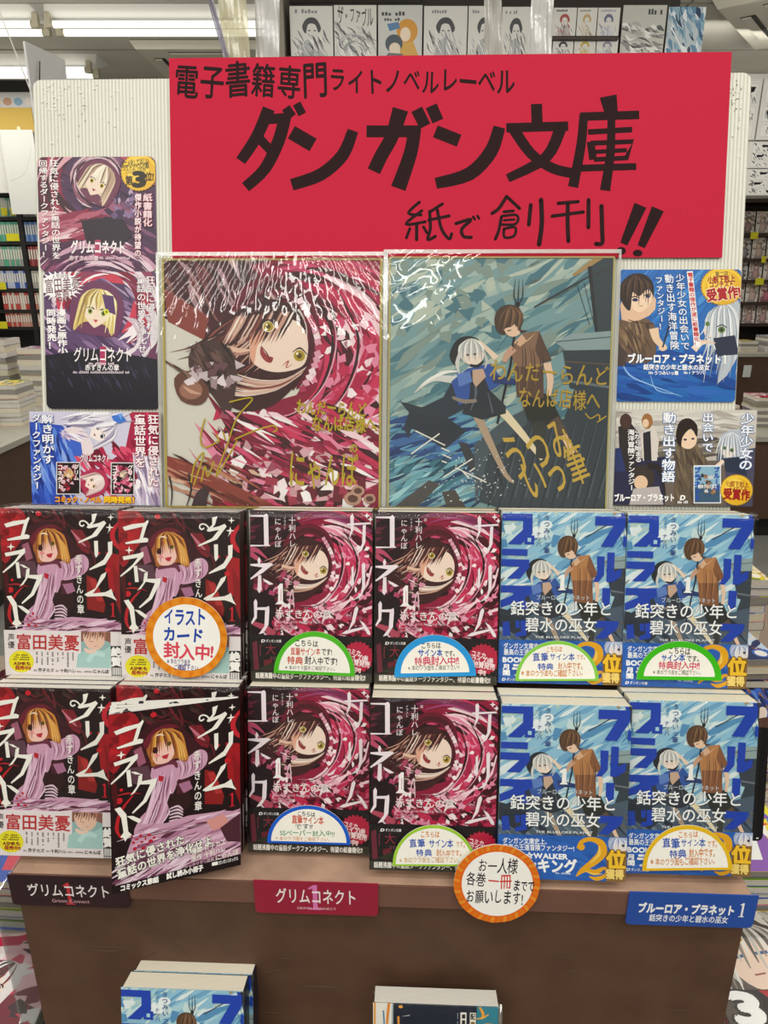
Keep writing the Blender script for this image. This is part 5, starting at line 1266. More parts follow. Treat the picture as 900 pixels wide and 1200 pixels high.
round_tag(P, .0865, LEAN, 2, 'e0881c', 'round orange-rimmed card lettered in blue and pink on the second comic, upper row',
          [('イラスト', 22, 14, 74, 34, '2448a8', .03), ('カード', 21, 38, 72, 57, '2448a8', .035), ('封入中!', 23, 58, 84, 76, 'd8485c', .03), ('※本のウラ面を', 27, 77, 56, 84, '4c3c8c', .01), ('ご確認下さい', 35, 84, 66, 91, '4c3c8c', .02)])
lt = radians(9)
edge = hit(578, 1040, dl(0, -.0045, 0), nh)
n_ = nh*cos(lt)+Vector((0, 0, 1))*sin(lt); cc = hit(578, 1081, edge, n_)
round_tag(cc, .0868, lt, 3, 'e2661a', 'round orange-rimmed card lettered in black and red, hanging over the counter edge',
          [('お一人様', 26, 18, 72, 36, BK, .01), ('各巻', 14, 37, 37, 54, BK, .01), ('一冊', 39, 37, 67, 55, 'd0382c', .01), ('までで', 69, 43, 94, 57, BK, .02), ('お願いします!', 15, 58, 82, 76, BK, .012)])

# ------------------------------------------------------------------ title cards on the counter's front edge
fy = dl(0, -.0030, 0)
def title_card(quad, base, label, draw, thick=.0012):
    q = [hit(x, y, fy, nh) for x, y in quad]
    W = ((q[1]-q[0]).length+(q[2]-q[3]).length)/2; H = ((q[3]-q[0]).length+(q[2]-q[1]).length)/2
    A = Art(W, H, [(0, 0), (100, 0), (100, 28), (0, 28)], outline=[(0, .0+.004), (.0012, .0012), (.004, 0), (W-.005, 0), (W-.0015, .0015), (W, .005), (W, H), (0, H)], base=base, thick=thick)
    A.R(-2, -2, 102, 30, base); draw(A)
    c = (q[2]+q[3])/2; c.z = q[0].z-H if False else c.z
    o = A.obj('title_card', M['gloss'], None, loc=c, rot=(0, 0, -YAW))
    return tag(o, label, 'title card', 'title cards on the counter edge')
def d1(A):
    A.streaks(0, 0, 100, 28, 10, 30, 20, 3, ['2a1018', '34141e', '240c14'], 3)
    A.one(45, 5.5, 54, 26, 'c83038'); A.T('グリムコネクト', 15, 7, 85, 19, 'f4ecec', .01); A.T('Grimm Connect', 34, 20.5, 66, 24.5, 'd0a0a8', .01); A.E(16.5, 10, 1.2, 1.2, 'f4ecec'); A.E(16.5, 10, .6, .6, '2a1018')
def d2(A):
    A.one(43, 2.5, 55, 24, 'e078b8'); A.T('グリムコネクト', 17, 6, 83, 19, 'f8eef2', .012); A.T('GRIMM CONNECT', 34, 21.5, 66, 24, 'f0c8d4', .0)
def d3(A):
    A.T('ブルーロア・プラネット', 8, 9, 84, 17.5, 'fbfbfb', .05); A.one(87, 6.5, 92, 18.5, 'fbfbfb'); A.T('銛突きの少年と碧水の巫女', 18, 18.5, 80, 24.5, 'f4f6fa', .02)
title_card([(12, 1025), (153, 1031), (153, 1065), (15.5, 1060)], '2c1119', 'dark maroon title card at the left end of the counter edge', d1)
title_card([(298, 1032), (444, 1036), (443.5, 1073), (299.5, 1070)], '9c1738', 'crimson title card in the middle of the counter edge', d2)
title_card([(732.5, 1045), (884, 1050.5), (881, 1090), (733, 1081)], '1f4ea8', 'blue title card at the right end of the counter edge', d3)

# ------------------------------------------------------------------ sample booklet, front leaf swung open
TRb, BRb, TLb, BLb = at(281, 818, .716), at(281.6, 1012.8, .733), at(124.5, 838, .666), at(133.5, 1046.5, .684)
xa = ((BRb-BLb)+(TRb-TLb)).normalized(); za = ((TLb-BLb)+(TRb-BRb)); za = (za-xa*za.dot(xa)).normalized(); ya = za.cross(xa)
Wb = ((BRb-BLb).length+(TRb-TLb).length)/2; Hb = ((TLb-BLb).length+(TRb-BRb).length)/2
rm = Matrix((xa, ya, za)).transposed()
ctr = (BRb+BLb+TRb+TLb)/4-za*(Hb/2)
t = thing('sample_booklet', 'thin red sample booklet hung askew with its pages ajar, lower row', 'booklet', ctr, rm.to_euler())
A = cover_comic(True); me = mesh_of(A, M['print'], 'booklet_cover')
c = link_mesh('booklet_cover', me, t); c.scale = (Wb/BW, 1, Hb/BH)
m_pg = plain('booklet_page', 'efece6', .7)
for k in range(4):
    a = radians(3+3.6*k)
    A = Art(Wb*.985, Hb*(.995-.004*k), [(0, 0), (100, 0), (100, 140), (0, 140)], base='eeebe4', thick=.0003)
    A.R(-2, -2, 102, 142, 'eeebe4'); A.R(4, 2.2, 96, 5.5, ['26242a', 'f4f2ee', '3a383e', '222026'][k]); A.shards(4, 2, 96, 40, 60, 5, ['2c2a30', 'f4f2ee', '8c8a90', '18161c', 'd0ced0'], 200+k)
    pg = A.obj('page', M['print'], t)
    pg.rotation_euler = (0, 0, -a); hx = Wb/2-.002
    pg.location = (hx-cos(a)*(hx), .0012+.0006*k+sin(a)*hx, .0012*k)
bk = MB(); bk.box(-.0010, .0, .0006, .0075, 0, Hb); bk.build('booklet_spine', M['red_spine'], t, loc=(Wb/2, 0, 0))

# ------------------------------------------------------------------ dark cards peeping out at the two ends
def peep(x0, y0, x1, y1, z, label, base, draw=None, W=None):
    q = [at(x0, y0, z), at(x1, y0, z), at(x1, y1, z), at(x0, y1, z)]
    W = (q[1]-q[0]).length; H = (q[3]-q[0]).length/cos(PITCH-LEAN)
    A = Art(W, H, [(0, 0), (100, 0), (100, 100*H/W), (0, 100*H/W)], r=.006, base=base, thick=.0025)
    A.R(-5, -5, 105, 100*H/W+5, base)
    if draw: draw(A, 100*H/W)
    o = A.obj('dark_card', M['gloss'], None, loc=(q[2]+q[3])/2, rot=(-LEAN, 0, -YAW))
    return tag(o, label, 'card')
def dp(A, h):
    A.R(20, 4, 97, 96, '2c4fb0'); A.streaks(20, 5, 95, 95, 60, 60, 40, 9, ['3c66c8', '1c2c60', 'e8d8cc', '8a6a58', '24408c', '5a84d0'], 5); A.E(80, 62, 12, 16, 'ecd8c8'); A.P([(60, 78), (98, 70), (98, 98), (70, 98)], '5c3c34'); A.R(84, h-9, 90, h-6, 'f4f4f4')
peep(846, 802, 893, 985, .765, 'tall black card with blue artwork beside the lower right novels', '100e12', dp)
peep(1, 784, 62, 850, .79, 'rounded maroon card peeping out left of the comics', '4a141c')

# ------------------------------------------------------------------ books on the low ledge in front
def ledge_book(kind, px, py, z, n, label):
    top = at(px, py, z); ln = radians(14)
    base = top-(RY*sin(ln)+Vector((0, 0, 1))*cos(ln))*BH
    back = RY*cos(ln)-Vector((0, 0, 1))*sin(ln)
    for i in range(n):
        b = book(kind, label if i == 0 else label.replace('front blue', 'second blue'), TN, base+back*(i*(TN+.0008))+RX*(.004 if i else 0), (-ln, 0, -YAW), 'books on the low ledge')
    return base, ln
base, ln = ledge_book('blue', 213.5, 1159.5, .73, 2, 'front blue seascape novel on the low ledge below the counter')
def cover_navy():
    A = Art(BW, BH, [(75, 258), (740, 258), (740, 1200), (75, 1200)], base='1a2234')
    A.R(0, 200, 800, 1250, '151d30'); A.R(60, 250, 182, 1250, 'e6e4da'); A.R(626, 250, 760, 1250, '2f8296')
    A.S([(84, 250), (84, 1200)], 10, 'e09a38', smooth=0); A.S([(130, 300), (140, 500), (128, 700)], 8, '4c7c9c'); A.S([(160, 256), (150, 400), (170, 600), (150, 900)], (16, 12, 14, 8), 'e08a30')
    A.S([(178, 256), (176, 1200)], 4, '4c7c9c', smooth=0); A.E(222, 276, 12, 8, 'f0a848'); A.S([(210, 330), (212, 420), (206, 600)], (12, 10, 12), 'e89a3c'); A.S([(230, 330), (270, 322)], (1, 5), 'c8ccd4', smooth=0)
    A.R(540, 295, 572, 480, 'f0ece0'); A.R(590, 295, 622, 480, 'f0ece0'); A.T('配', 592, 300, 620, 334, '20242c', .03); A.vticks(545, 306, 567, 470, 5, '20242c', 3); A.vticks(595, 346, 617, 470, 4, '8a6a2c', 4); A.vticks(522, 300, 528, 460, 14, 'a8b0bc', 5)
    A.S([(640, 262), (660, 300), (650, 330)], (10, 16, 6), 'e8a030'); A.S([(620, 330), (660, 320), (690, 300)], (4, 10, 4), 'f0b040'); A.E(690, 380, 44, 30, 'e8a030'); A.E(690, 384, 34, 22, '2f8296')
    A.P([(280, 600), (520, 560), (560, 1100), (260, 1150)], '2c3a5c'); A.swirl(400, 800, 60, 260, 0, 360, 60, 200, 16, ['e89a3c', '2f6a8c', '3c5c8c', 'f0c070'], 5)
    return A
BOOKS['navy'] = (mesh_of(cover_navy(), M['print'], 'front_cover'), None, M['cardwhite'], M['pages_white'])
top = at(510.5, 1177.5, .725); ln = radians(14); base2 = top-(RY*sin(ln)+Vector((0, 0, 1))*cos(ln))*BH
r = thing('paperback_novel', 'film-wrapped navy, white and teal book on the low ledge, right of the blue one', 'book', base2, (-ln, 0, -YAW), 'books on the low ledge')
art, _, spn, pgm = BOOKS['navy']
c = bpy.data.objects.new('front_cover', art); COL.objects.link(c); c.parent = r
MB().box(-BW/2+.0012, BW/2-.001, .0006, TN, .001, BH-.0004).build('page_block', pgm, r); MB().box(BW/2-.001, BW/2, 0, TN, 0, BH).build('spine', spn, r)
wrap(r, TN, 3)
MB().tube((0, 0, 0), (0, 0, .05), .0022).build('chrome_peg', plain('chrome', 'c8c8c4', .2, metal=1.0), r, loc=(BW/2+.004, .012, BH-.055))

# ================================================================== SIDE TABLES with piles of magazines
m_tab = plain('table_laminate', '9c8878', .5, .1, 12); m_tabd = plain('table_brown', '5a4032', .55, .15, 14); m_grey = plain('grey_table_top', 'b4b0a4', .5, .08, 9); m_toe = plain('toe_kick', '1a1614', .8)
def table(label, x0, x1, y0, y1, h, top, body, toe=.08, top_t=.03):
    t = thing('display_table', label, 'table', ((x0+x1)/2, (y0+y1)/2, 0)); a, b = (x1-x0)/2, (y1-y0)/2
    MB().box(-a, a, -b, b, h-top_t, h).build('tabletop', top, t, bevel=.002)
    MB().box(-a+.015, a-.015, -b+.015, b-.015, toe, h-top_t).build('table_body', body, t)
    MB().box(-a+.05, a-.05, -b+.05, b-.05, 0, toe).build('toe_kick', m_toe, t)
    return t
PALS = [['e8e0e4', 'c83a50', '2c4fa8', 'f0d8c8', '8a5a48', '3a3040'], ['f4e8c0', 'e8d020', '6a8c30', 'f0d8c8', 'c8a040', '5a3a6a'], ['c8d8ec', '3c6cc0', '1c2c60', 'f0dccc', '8c4a3a', 'f8f8f8'],
        ['e8b8c0', 'c02048', '701828', 'f4dcd0', 'e8e0e0', '3a2028'], ['d8d8d8', '5c5c64', '2a2a30', 'f0e0d4', 'b04038', 'c8a868'], ['f0e020', 'f4f4f0', '8a50b0', '3c78d8', 'e85a40', '2a2a40']]
PALM = [['d8d0c8', 'b08a80', '7a6a6a', 'ecdccc', '8a7060', '5a5258'], ['e4dcd4', 'c8a098', '94848a', 'eedfd2', 'a08070', '6a5a5a'], ['d4c8c4', '9c7078', '5c5058', 'e8d4c8', '6a5048', '484048'], ['e8e2d8', 'd8b8a8', 'a8a0a0', 'f0e0d4', 'b89878', '7a7074'], ['ccc8c4', 'a8a0a0', '6c6870', 'e8d8cc', '8c8078', '4c484c'], ['e0d0c8', 'c87888', '8a5a6c', 'f0dcd0', '7a5a50', '50424a']]
def mag_cover(i, W, H, pals=None):
    p = (pals or PALS)[i % 6]; A = Art(W, H, [(0, 0), (100, 0), (100, 100*H/W), (0, 100*H/W)], base=p[0], thick=.0006); h = 100*H/W
    A.R(-5, -5, 105, h+5, p[0]); A.streaks(0, 0, 100, h, 30+i*50, 50, 40, 9, p, 300+i, .3); A.shards(0, 0, 100, h, 50, 11, p, 320+i)
    A.P([(20, h), (28, h*.55), (50, h*.42), (75, h*.55), (85, h)], p[2]); A.P([(30, h*.6), (50, h*.5), (70, h*.62), (60, h*.9), (38, h*.9)], p[1])
    girl_face(A, 50, h*.36, 22, [p[4], p[5]], [p[4], p[2]], 'f2d8c4', '3c4a6a', 'a04a48', i*23-40)
    A.P([(4, 4), (60, 4), (56, 14), (4, 15)], p[1]); A.E(84, h-16, 11, 11, p[1]); A.E(84, h-16, 8, 8, 'f4f0e8')
    return A
MW, MH = .148, .21
MAGA = [mesh_of(mag_cover(i, MW, MH), M['gloss'], 'front_cover') for i in range(6)]
# one near cover carries a big numeral
Af = Art(MW, MH, [(0, 0), (100, 0), (100, 142), (0, 142)], base='e8e4de'); Af.R(-5, -5, 105, 150, 'e4e0da')
Af.P([(0, 60), (20, 20), (60, 5), (90, 30), (95, 142), (0, 142)], '5c5048'); Af.streaks(10, 5, 95, 70, 60, 60, 40, 7, ['a8a098', 'c8c4bc', '6a625c', 'e0dcd4', '4a4440'], 9)
Af.P([(22, 30), (55, 22), (72, 42), (60, 76), (36, 78), (20, 56)], 'f0d4c0', smooth=4); Af.S([(28, 50), (40, 47)], 3, '3c5a8c', smooth=0); Af.S([(50, 45), (62, 43)], 3, '3c5a8c', smooth=0); Af.S([(40, 66), (50, 64)], 1.6, 'a85a50', smooth=0)
for i in range(16): Af.S([(48, 10), (20+i*4, 24), (14+i*5, 48+(i % 3)*6 if 2 < i < 13 else 80)], (2, 5, 1), ['c8c4bc', '8a847c', 'e8e4dc', '5c5650'][i % 4])
Af.P([(20, 80), (70, 78), (95, 110), (90, 142), (10, 142)], '2c2624'); Af.P([(36, 80), (50, 96), (64, 80)], 'b02c2c'); Af.S([(10, 30), (30, 24), (44, 32)], 4, 'c8a030')
Af.T('3', 6, 78, 32, 112, 'fbfbf8', .06, out='3a3430', ow=.05); Af.P([(34, 112), (96, 106), (98, 128), (34, 136)], '1c1a1c'); Af.T('3', 38, 114, 44, 124, 'f0ece4'); Af.S([(0, 120), (14, 128), (4, 140)], 5, 'e8d020')
MAGA.append(mesh_of(Af, M['gloss'], 'front_cover'))
PAGEM = [M['pages'], M['pages_white'], pages('grey_page_edges', 'b4b0aa', '8c8880')]
SPN = [plain('spine_'+h, h, .4) for h in ('d83a68', '2c5cb0', 'e8d028', 'f0ece4', '2a262c', '5c3a6c')]
MAGP = {}
def magazine(i, t, loc, rz, label, group):
    k = (i, round(t, 4))
    if k not in MAGP:
        r = thing('magazine', label, 'magazine', loc, (0, 0, rz), group)
        c = bpy.data.objects.new('front_cover', MAGA[i]); COL.objects.link(c); c.parent = r; c.rotation_euler = (-pi/2, 0, 0); c.location = (0, -MH/2, t)
        MB().box(-MW/2+.001, MW/2-.001, -MH/2+.0006, MH/2-.001, .0006, t-.0006).build('page_block', PAGEM[i % 3], r)
        b = MB(); b.box(MW/2-.001, MW/2, -MH/2, MH/2, 0, t-.0007); b.box(-MW/2, MW/2, -MH/2, MH/2, 0, .0006); b.build('spine', SPN[i % 6], r)
        MAGP[k] = r; return r
    r = copy_tree(MAGP[k]); r.location = loc; r.rotation_euler = (0, 0, rz); r['label'] = label; r['group'] = group
    return r
def pile(x, y, z, n, t, rz, first, side, where, seed):
    rnd = random.Random(seed)
    for k in range(n):
        i = first if k == n-1 else rnd.choice([0, 1, 2, 3, 4, 5])
        lab = '%s magazine of the %s' % ('top' if k == n-1 else '%s from the bottom' % (['first', 'second', 'third', 'fourth', 'fifth', 'sixth', 'seventh', 'eighth', 'ninth', 'tenth', 'eleventh', 'twelfth'][k]), where)
        magazine(i, t, (x+rnd.uniform(-.003, .003), y+rnd.uniform(-.003, .003), z+k*(t+.0004)), rz+rnd.uniform(-.03, .03), lab, 'magazines in the %s' % where)
table('low brown side table right of the counter, under piles of magazines', .395, 1.45, .42, 1.95, .60, m_tab, m_tabd)
pile(.492, .668, .6003, 5, .010, -.03, 6, 'right', 'nearest pile right of the counter', 1)
pile(.525, .885, .6003, 10, .011, 0, 5, 'right', 'yellow-topped second pile right of the counter', 2)
pile(.600, 1.105, .6003, 12, .011, .04, 3, 'right', 'third pile right of the counter', 3)
pile(.700, 1.335, .6003, 12, .0155, .02, 2, 'right', 'blue-topped fourth pile right of the counter', 4)
pile(.800, 1.575, .6003, 12, .021, .0, 1, 'right', 'farthest pile right of the counter', 5)
table('low brown side table left of the counter, under piles of magazines', -1.45, -.415, .42, 1.65, .56, m_tab, m_tabd)
pile(-.510, .66, .5603, 6, .010, .05, 3, 'left', 'nearest pile left of the counter', 6)
pile(-.530, .89, .5603, 11, .0115, -.04, 0, 'left', 'second pile left of the counter', 7)
pile(-.66, 1.12, .5603, 9, .012, .03, 1, 'left', 'third pile left of the counter', 8)
# clear sheet leaning at the left side and a memo on the right piles
nm = MB(); nm.box(-.001, .001, -.12, .12, 0, .30); o = nm.build('clear_divider', film('acrylic', .06, .05, 'eef2f2', haze=.12), None, loc=(-.424, .72, .6))
tag(o, 'clear acrylic divider plate standing between the counter and the left magazine pile', 'divider'); o.location.z = .5602
A = Art(.09, .12, [(0, 0), (90, 0), (90, 120), (0, 120)], base='e4ecf0'); A.R(-2, -2, 92, 122, 'e2ebf0')
for i in range(9): A.ticks(8, 10+i*11, 80-(i*13 % 20), 16+i*11, 12, '5c6c84', seed=i)
o = A.obj('memo_sheet', M['matte'], None, loc=(.575, 1.06, .7395), rot=(-pi/2+.02, 0, -.3)); tag(o, 'pale blue handwritten memo sheet lying on the third pile right of the counter', 'memo')

# ================================================================== BACKGROUND
m_case = plain('black_bookcase', '1d1b1c', .5); m_caseb = plain('dark_brown_bookcase', '3c2a22', .5, .1, 10)
def bookcase(label, x0, x1, y, depth, zs, mat, posts):
    t = thing('bookcase', label, 'bookcase', ((x0+x1)/2, y, 0)); a = (x1-x0)/2
    MB().box(-a, a, depth-.02, depth, 0, zs[-1]).build('back_panel', mat, t)
    for z in zs: MB().box(-a, a, 0, depth-.02, z-.028, z).build('shelf', mat, t)
    for p in posts: MB().box(p-(x0+x1)/2-.02, p-(x0+x1)/2+.02, -.004, depth-.02, 0, zs[-1]).build('upright', mat, t)
    return t
def spine_book(name, h, w, d, col):
    b = MB(); b.box(-w/2, w/2, 0, d, 0, h); r = b.build(name, plain('spine_ink_'+col, col, .4), None, bevel=.002)
    return r
dL = 6.5
zL = [at_dist(25, y, dL).z for y in (383, 363, 338, 312, 283, 254, 226)]
xp = at_dist(31, 312, dL).x
bookcase('black bookcase of paperbacks against the back, left of the white board', xp-.9, xp+.95, dL, .32, [.30, .75]+zL, m_case, [xp-.88, xp, xp+.93])
ROWCOL = [[('c84a40', 'd8a090'), ('b84038', 'e0b8a8')], [('c8504a', 'e8d8c8'), ('d88878', 'c8beb0')], [('4060b8', 'c8d0e8'), ('b8b4ac', '8c887c')], [('a8b0a8', '5cb090'), ('8c3438', 'b85a58')], [('52a888', '6cb89c'), ('4a74b8', '7c9cd0')], [('86c0b4', 'dfe6e0'), ('d8d4d0', '8c8a88')]]
rowname = ['lowest', 'second', 'third', 'fourth', 'fifth', 'top']
protos = {}
ORDN = ['first', 'second', 'third', 'fourth', 'fifth', 'sixth', 'seventh', 'eighth', 'ninth', 'tenth', 'eleventh', 'twelfth', 'thirteenth']
def shelf_run(x0, n, sgn, y, z, hgt, cols, side, row, w=.0135, seed=0):
    rnd = random.Random(seed)
    for i in range(n):
        c = rnd.choice(cols); k = (c, round(hgt, 2), w)
        if k not in protos:
            protos[k] = o = thing('shelved_paperback', None, 'book')
            b = MB(); b.box(-w*.46, w*.46, 0, .11, 0, hgt); b.build('book_body', plain('spine_ink_'+c, c, .4), o, bevel=.0015)
            b = MB(); b.box(-w*.30, w*.30, -.0008, 0, hgt*.35, hgt*.85); b.build('spine_label', M['cardwhite'], o)
        else: o = copy_tree(protos[k])
        o.location = (x0+sgn*w*1.03*i, y+.012+rnd.uniform(0, .004), z+.0003)
        o['label'] = '%s small paperback %s of the post, %s shelf of the black bookcase' % (ORDN[i], side, row)
        o['group'] = 'paperbacks %s of the bookcase post, %s shelf' % (side, row)
for i, z in enumerate(zL[:-1]):
    h = (zL[i+1]-z)*.80
    shelf_run(xp-.034, 11, -1, dL, z, h, ROWCOL[i][0], 'left', rowname[i], .021, i)
    shelf_run(xp+.034, 8, 1, dL, z, h, ROWCOL[i][1], 'right', rowname[i], .021, 30+i)
m_yel = plain('yellow_price_tag', 'e6dc20', .5)
for i, (px, py, wd, wl) in enumerate(((5, 248, .05, 'left one under the top shelf row'), (15, 248, .04, 'right one under the top shelf row'), (15, 278, .11, 'wide one on the fifth shelf'), (3, 335, .06, 'on the third shelf'), (4, 381, .07, 'lowest one, at the left edge'))):
    P = at_dist(px, py, dL-.012); b = MB(); b.box(-wd/2, wd/2, -.002, 0, -.03, .03); o = b.build('price_tag', m_yel, None, loc=P); tag(o, 'yellow tag on the edge of the black bookcase, %s' % wl, 'tag', 'yellow shelf tags')

def flat(name, px, d, base, label, cat, draw=None, mat=None, th=.003, group=None, rz=0.0):
    """an upright sheet at distance d; px = x0 y0 x1 y1 in the photograph"""
    x0, y0, x1, y1 = px; xm = (x0+x1)/2
    a = at_dist(x0, (y0+y1)/2, d); b = at_dist(x1, (y0+y1)/2, d); lo = at_dist(xm, y1, d); hi = at_dist(xm, y0, d)
    W = b.x-a.x; H = hi.z-lo.z
    A = Art(W, H, [(0, 0), (100, 0), (100, 100), (0, 100)], base=base, thick=th); A.R(-5, -5, 105, 105, base)
    if draw: draw(A)
    o = A.obj(name, mat or M['matte'], None, loc=(lo.x, d, lo.z), rot=(0, 0, rz)); return tag(o, label, cat, group)
def sketch(seed, cols=('4a4a4e', '8c8c90', 'b8b8ba'), n=40):
    def f(A):
        rnd = random.Random(seed)
        A.E(50, 45, 20, 15, 'dcdad6'); A.P([(28, 40), (40, 24), (60, 24), (72, 42), (66, 52), (58, 36), (42, 36), (36, 54)], cols[0], smooth=4); A.S([(42, 48), (47, 48)], 2.5, cols[0], smooth=0); A.S([(55, 48), (60, 48)], 2.5, cols[0], smooth=0)
        A.P([(20, 104), (34, 68), (50, 62), (68, 70), (84, 104)], cols[2]); A.S([(50, 62), (50, 104)], 3, cols[1], smooth=0)
        A.streaks(10, 60, 90, 100, 60, n, 26, 3, list(cols)+['f0efec'], seed, .3); A.ticks(12, 6, 12+rnd.randint(40, 70), 14, 7, cols[1], seed=seed)
    return f
# hung paper on the left
flat('cardboard_strip', (-30, 126, 41, 155), 6.30, 'c8a858', 'tan cardboard strip above the white paper sheets at the left', 'cardboard', lambda A: A.E(74, 85, 3, 10, 'efe4c0'), th=.02)
flat('hung_paper', (-30, 154, 20, 226), 6.34, 'e9e8e2', 'plain white paper sheet hung at the far left, above the black bookcase', 'paper', lambda A: A.S([(0, 40), (70, 46), (100, 44)], .8, 'd0cec6'))
flat('hung_paper', (14, 152, 52, 251), 6.28, 'e4e4de', 'longer white paper sheet hung beside the white board, overlapping the bookcase', 'paper', lambda A: A.S([(10, 60), (60, 50), (90, 20)], .8, 'c8c8c2'))
flat('picture_strip', (-30, 108, 44, 128), 6.36, 'd4d4d6', 'strip of small character pictures above the cardboard at the far left', 'picture', lambda A: [A.E(20+k*17, 55, 7, 24, ('2c2a2c', 'e8d8a8', 'c89a80', '8ab0c8', 'e8e0d8')[k]) for k in range(5)], M['print'])
b = MB(); b.box(-.9, 1.4, 0, .05, 0, .10); o = b.build('dark_rail', m_case, None, loc=(xp, 6.42, at_dist(10, 108, 6.42).z)); tag(o, 'long black hanging rail under the ceiling at the back left', 'rail')
# white folded card behind the board's top left corner
q = [at(29, 48, 1.02), at(76, 70, 1.16), at(77, 98, 1.16), at(36, 98, 1.02)]
t = thing('folded_card', 'white folded card with a dark slit rising behind the top left corner of the board', 'card', (0, 0, 0)); nn = (q[1]-q[0]).cross(q[3]-q[0]).normalized()*.003
dwn = Vector((0, 0, -.10)); pts = [q[3]+dwn, q[2]+dwn, q[2]+dwn+nn, q[3]+dwn+nn, q[0], q[1], q[1]+nn, q[0]+nn]
MB().hexa([p for p in pts]).build('card_sheet', plain('card_white', 'd9d9da', .7), t)
s0 = q[0]+(q[1]-q[0])*.27; s1 = q[3]+(q[2]-q[3])*.20
up = (q[0]-q[3])*.35
lo_, hi_ = s1, s0-up; e = (q[1]-q[0]).normalized()*.0035; off = nn*-.35 if (nn.dot(CAM-q[0]) < 0) else nn*1.3
MB().hexa([lo_+off-nn*.1, lo_+e+off-nn*.1, lo_+e+off+nn*.1, lo_+off+nn*.1, hi_+off-nn*.1, hi_+e*.8+off-nn*.1, hi_+e*.8+off+nn*.1, hi_+off+nn*.1]).build('dark_slit', m_dark, t)
a_, b_ = at(38, 112, 1.02), at(9, 38, 1.10); b2 = b_+(b_-a_)*((ZC-b_.z)/(b_.z-a_.z))
o = MB().tube(a_, b2, .0009, n=6).build('hanging_cord', plain('cord_white', 'e8e6e0', .7)); tag(o, 'thin white cord slanting from the ceiling to the top left corner of the board', 'cord')
# ------------------------------------------------------------------ tall cabinet with framed drawings on top centre
dC = 4.37
t = thing('tall_cabinet', 'tall dark cabinet behind the board, carrying the row of drawn cards near the ceiling', 'cabinet', (0, dC, 0))
xa_, xb_ = at_dist(333, 30, dC).x, at_dist(818, 30, dC).x
zc0 = at_dist(580, 67, dC).z
MB().box(xa_, xb_, .30, .34, 0, ZC-.01).build('back_panel', plain('dark_cabinet', '3a332e', .6), t)
MB().box(xa_, xb_, -.02, .30, zc0-.03, zc0).build('card_shelf', m_caseb, t); MB().box(xa_, xb_, .02, .30, 0, zc0-.03).build('cabinet_body', m_caseb, t)
MB().box(xa_-.03, xa_, -.02, .34, 0, ZC-.01).build('side_panel', plain('cabinet_side', '8c8478', .6), t)
cards = [(341, 391, 7, 's', 'dark-haired girl and bald man in pencil'), (392, 441.5, 6, 'z', 'bold scribbled lettering and swirls'), (443, 494.5, 6, 'c', 'two coloured figures, one orange-haired'), (496, 546.5, 7, 's', 'small faint girl sketch'), (547.5, 585, 7, 's', 'ink figures beside the grey plastic sleeve'),
         (586, 620, 8, 's', 'faint sketch between the two right plastic sleeves'), (725.5, 776, 6, 'g', 'grey crumpled-looking sketch'), (778, 821, 8, 'b', 'blue and white picture at the right end')]
def dr_c(A):
    A.R(0, 0, 100, 100, 'cfcfcc'); A.E(66, 50, 24, 24, 'd89a3c'); A.E(62, 56, 12, 14, 'f0dcc4'); A.P([(50, 75), (80, 70), (95, 104), (50, 104)], 'd8a84c'); A.E(36, 74, 20, 18, '4a5560'); A.E(38, 84, 13, 12, 'e8d8c4'); A.P([(20, 36), (46, 32), (50, 44), (26, 50)], '5c84b0'); A.P([(12, 104), (24, 92), (56, 94), (60, 104)], '6a6e74'); A.ticks(8, 12, 62, 20, 7, '4c4c50'); A.ticks(14, 24, 50, 30, 6, '4c4c50')
def dr_z(A):
    A.T('ザ・ファブル', 8, 4, 92, 38, '3c3c40', .01, jit=2); A.streaks(5, 40, 95, 100, 50, 50, 30, 4, ['8c8c90', 'c8c8c8', 'f4f4f2', '6a6a6e'], 4, .5); A.swirl(50, 95, 15, 45, 200, 340, 20, 30, 4, ['9c9ca0', 'c0c0c2'], 5)
def dr_g(A): A.R(0, 0, 100, 100, 'c4c4bc'); A.streaks(5, 40, 95, 100, 20, 60, 30, 7, ['8c8c8a', 'e8e8e4', '5c5c5e', 'b0b0ac'], 6, .6); A.ticks(58, 5, 92, 18, 5, '4c4c50')
def dr_b(A): A.R(0, 0, 100, 100, 'b8c4cc'); A.streaks(0, 0, 100, 100, 60, 60, 30, 10, ['3c6484', '5c88a8', 'e0e8ec', '24405c', '8cacc0'], 7, .5); A.S([(10, 40), (60, 100)], 3, 'f0f0f0', smooth=0)
m_cardp = M['gloss']
for i, (x0, x1, y0, kd, ds) in enumerate(cards):
    flat('drawn_card', (x0, y0, x1, 66.6), dC+.03+.006*(i % 2), 'dddcd6', 'card near the ceiling with %s' % ds, 'drawn card', {'s': sketch(40+i), 'c': dr_c, 'z': dr_z, 'g': dr_g, 'b': dr_b}[kd], m_cardp, .006, 'drawn cards near the ceiling')
small = [(647, 674, 9, 42), (675, 698, 9, 42), (699, 724.5, 9, 42), (647, 671, 43.5, 66.6), (672, 697, 43.5, 66.6), (698, 723, 43.5, 66.6)]
sc_ = [('a85048', '3c3c40', 'c0b8b8'), ('c8a878', '8c8478', 'd8d0c0'), ('6a7088', '9ca0b0', 'd0d0d8'), ('3c3c40', '8c8c90', 'c8c8c8'), ('c8a848', 'b0a890', 'd8cca0'), ('8c8ca0', '5c5c70', 'c8c8d0')]
pos = ['upper left', 'upper middle', 'upper right', 'lower left', 'lower middle', 'lower right']
b = MB(); zz = at_dist(685, 43, dC).z; b.box(at_dist(646, 43, dC).x, at_dist(725, 43, dC).x, .0, .28, zz-.012, zz); b.build('small_shelf', m_caseb, t)
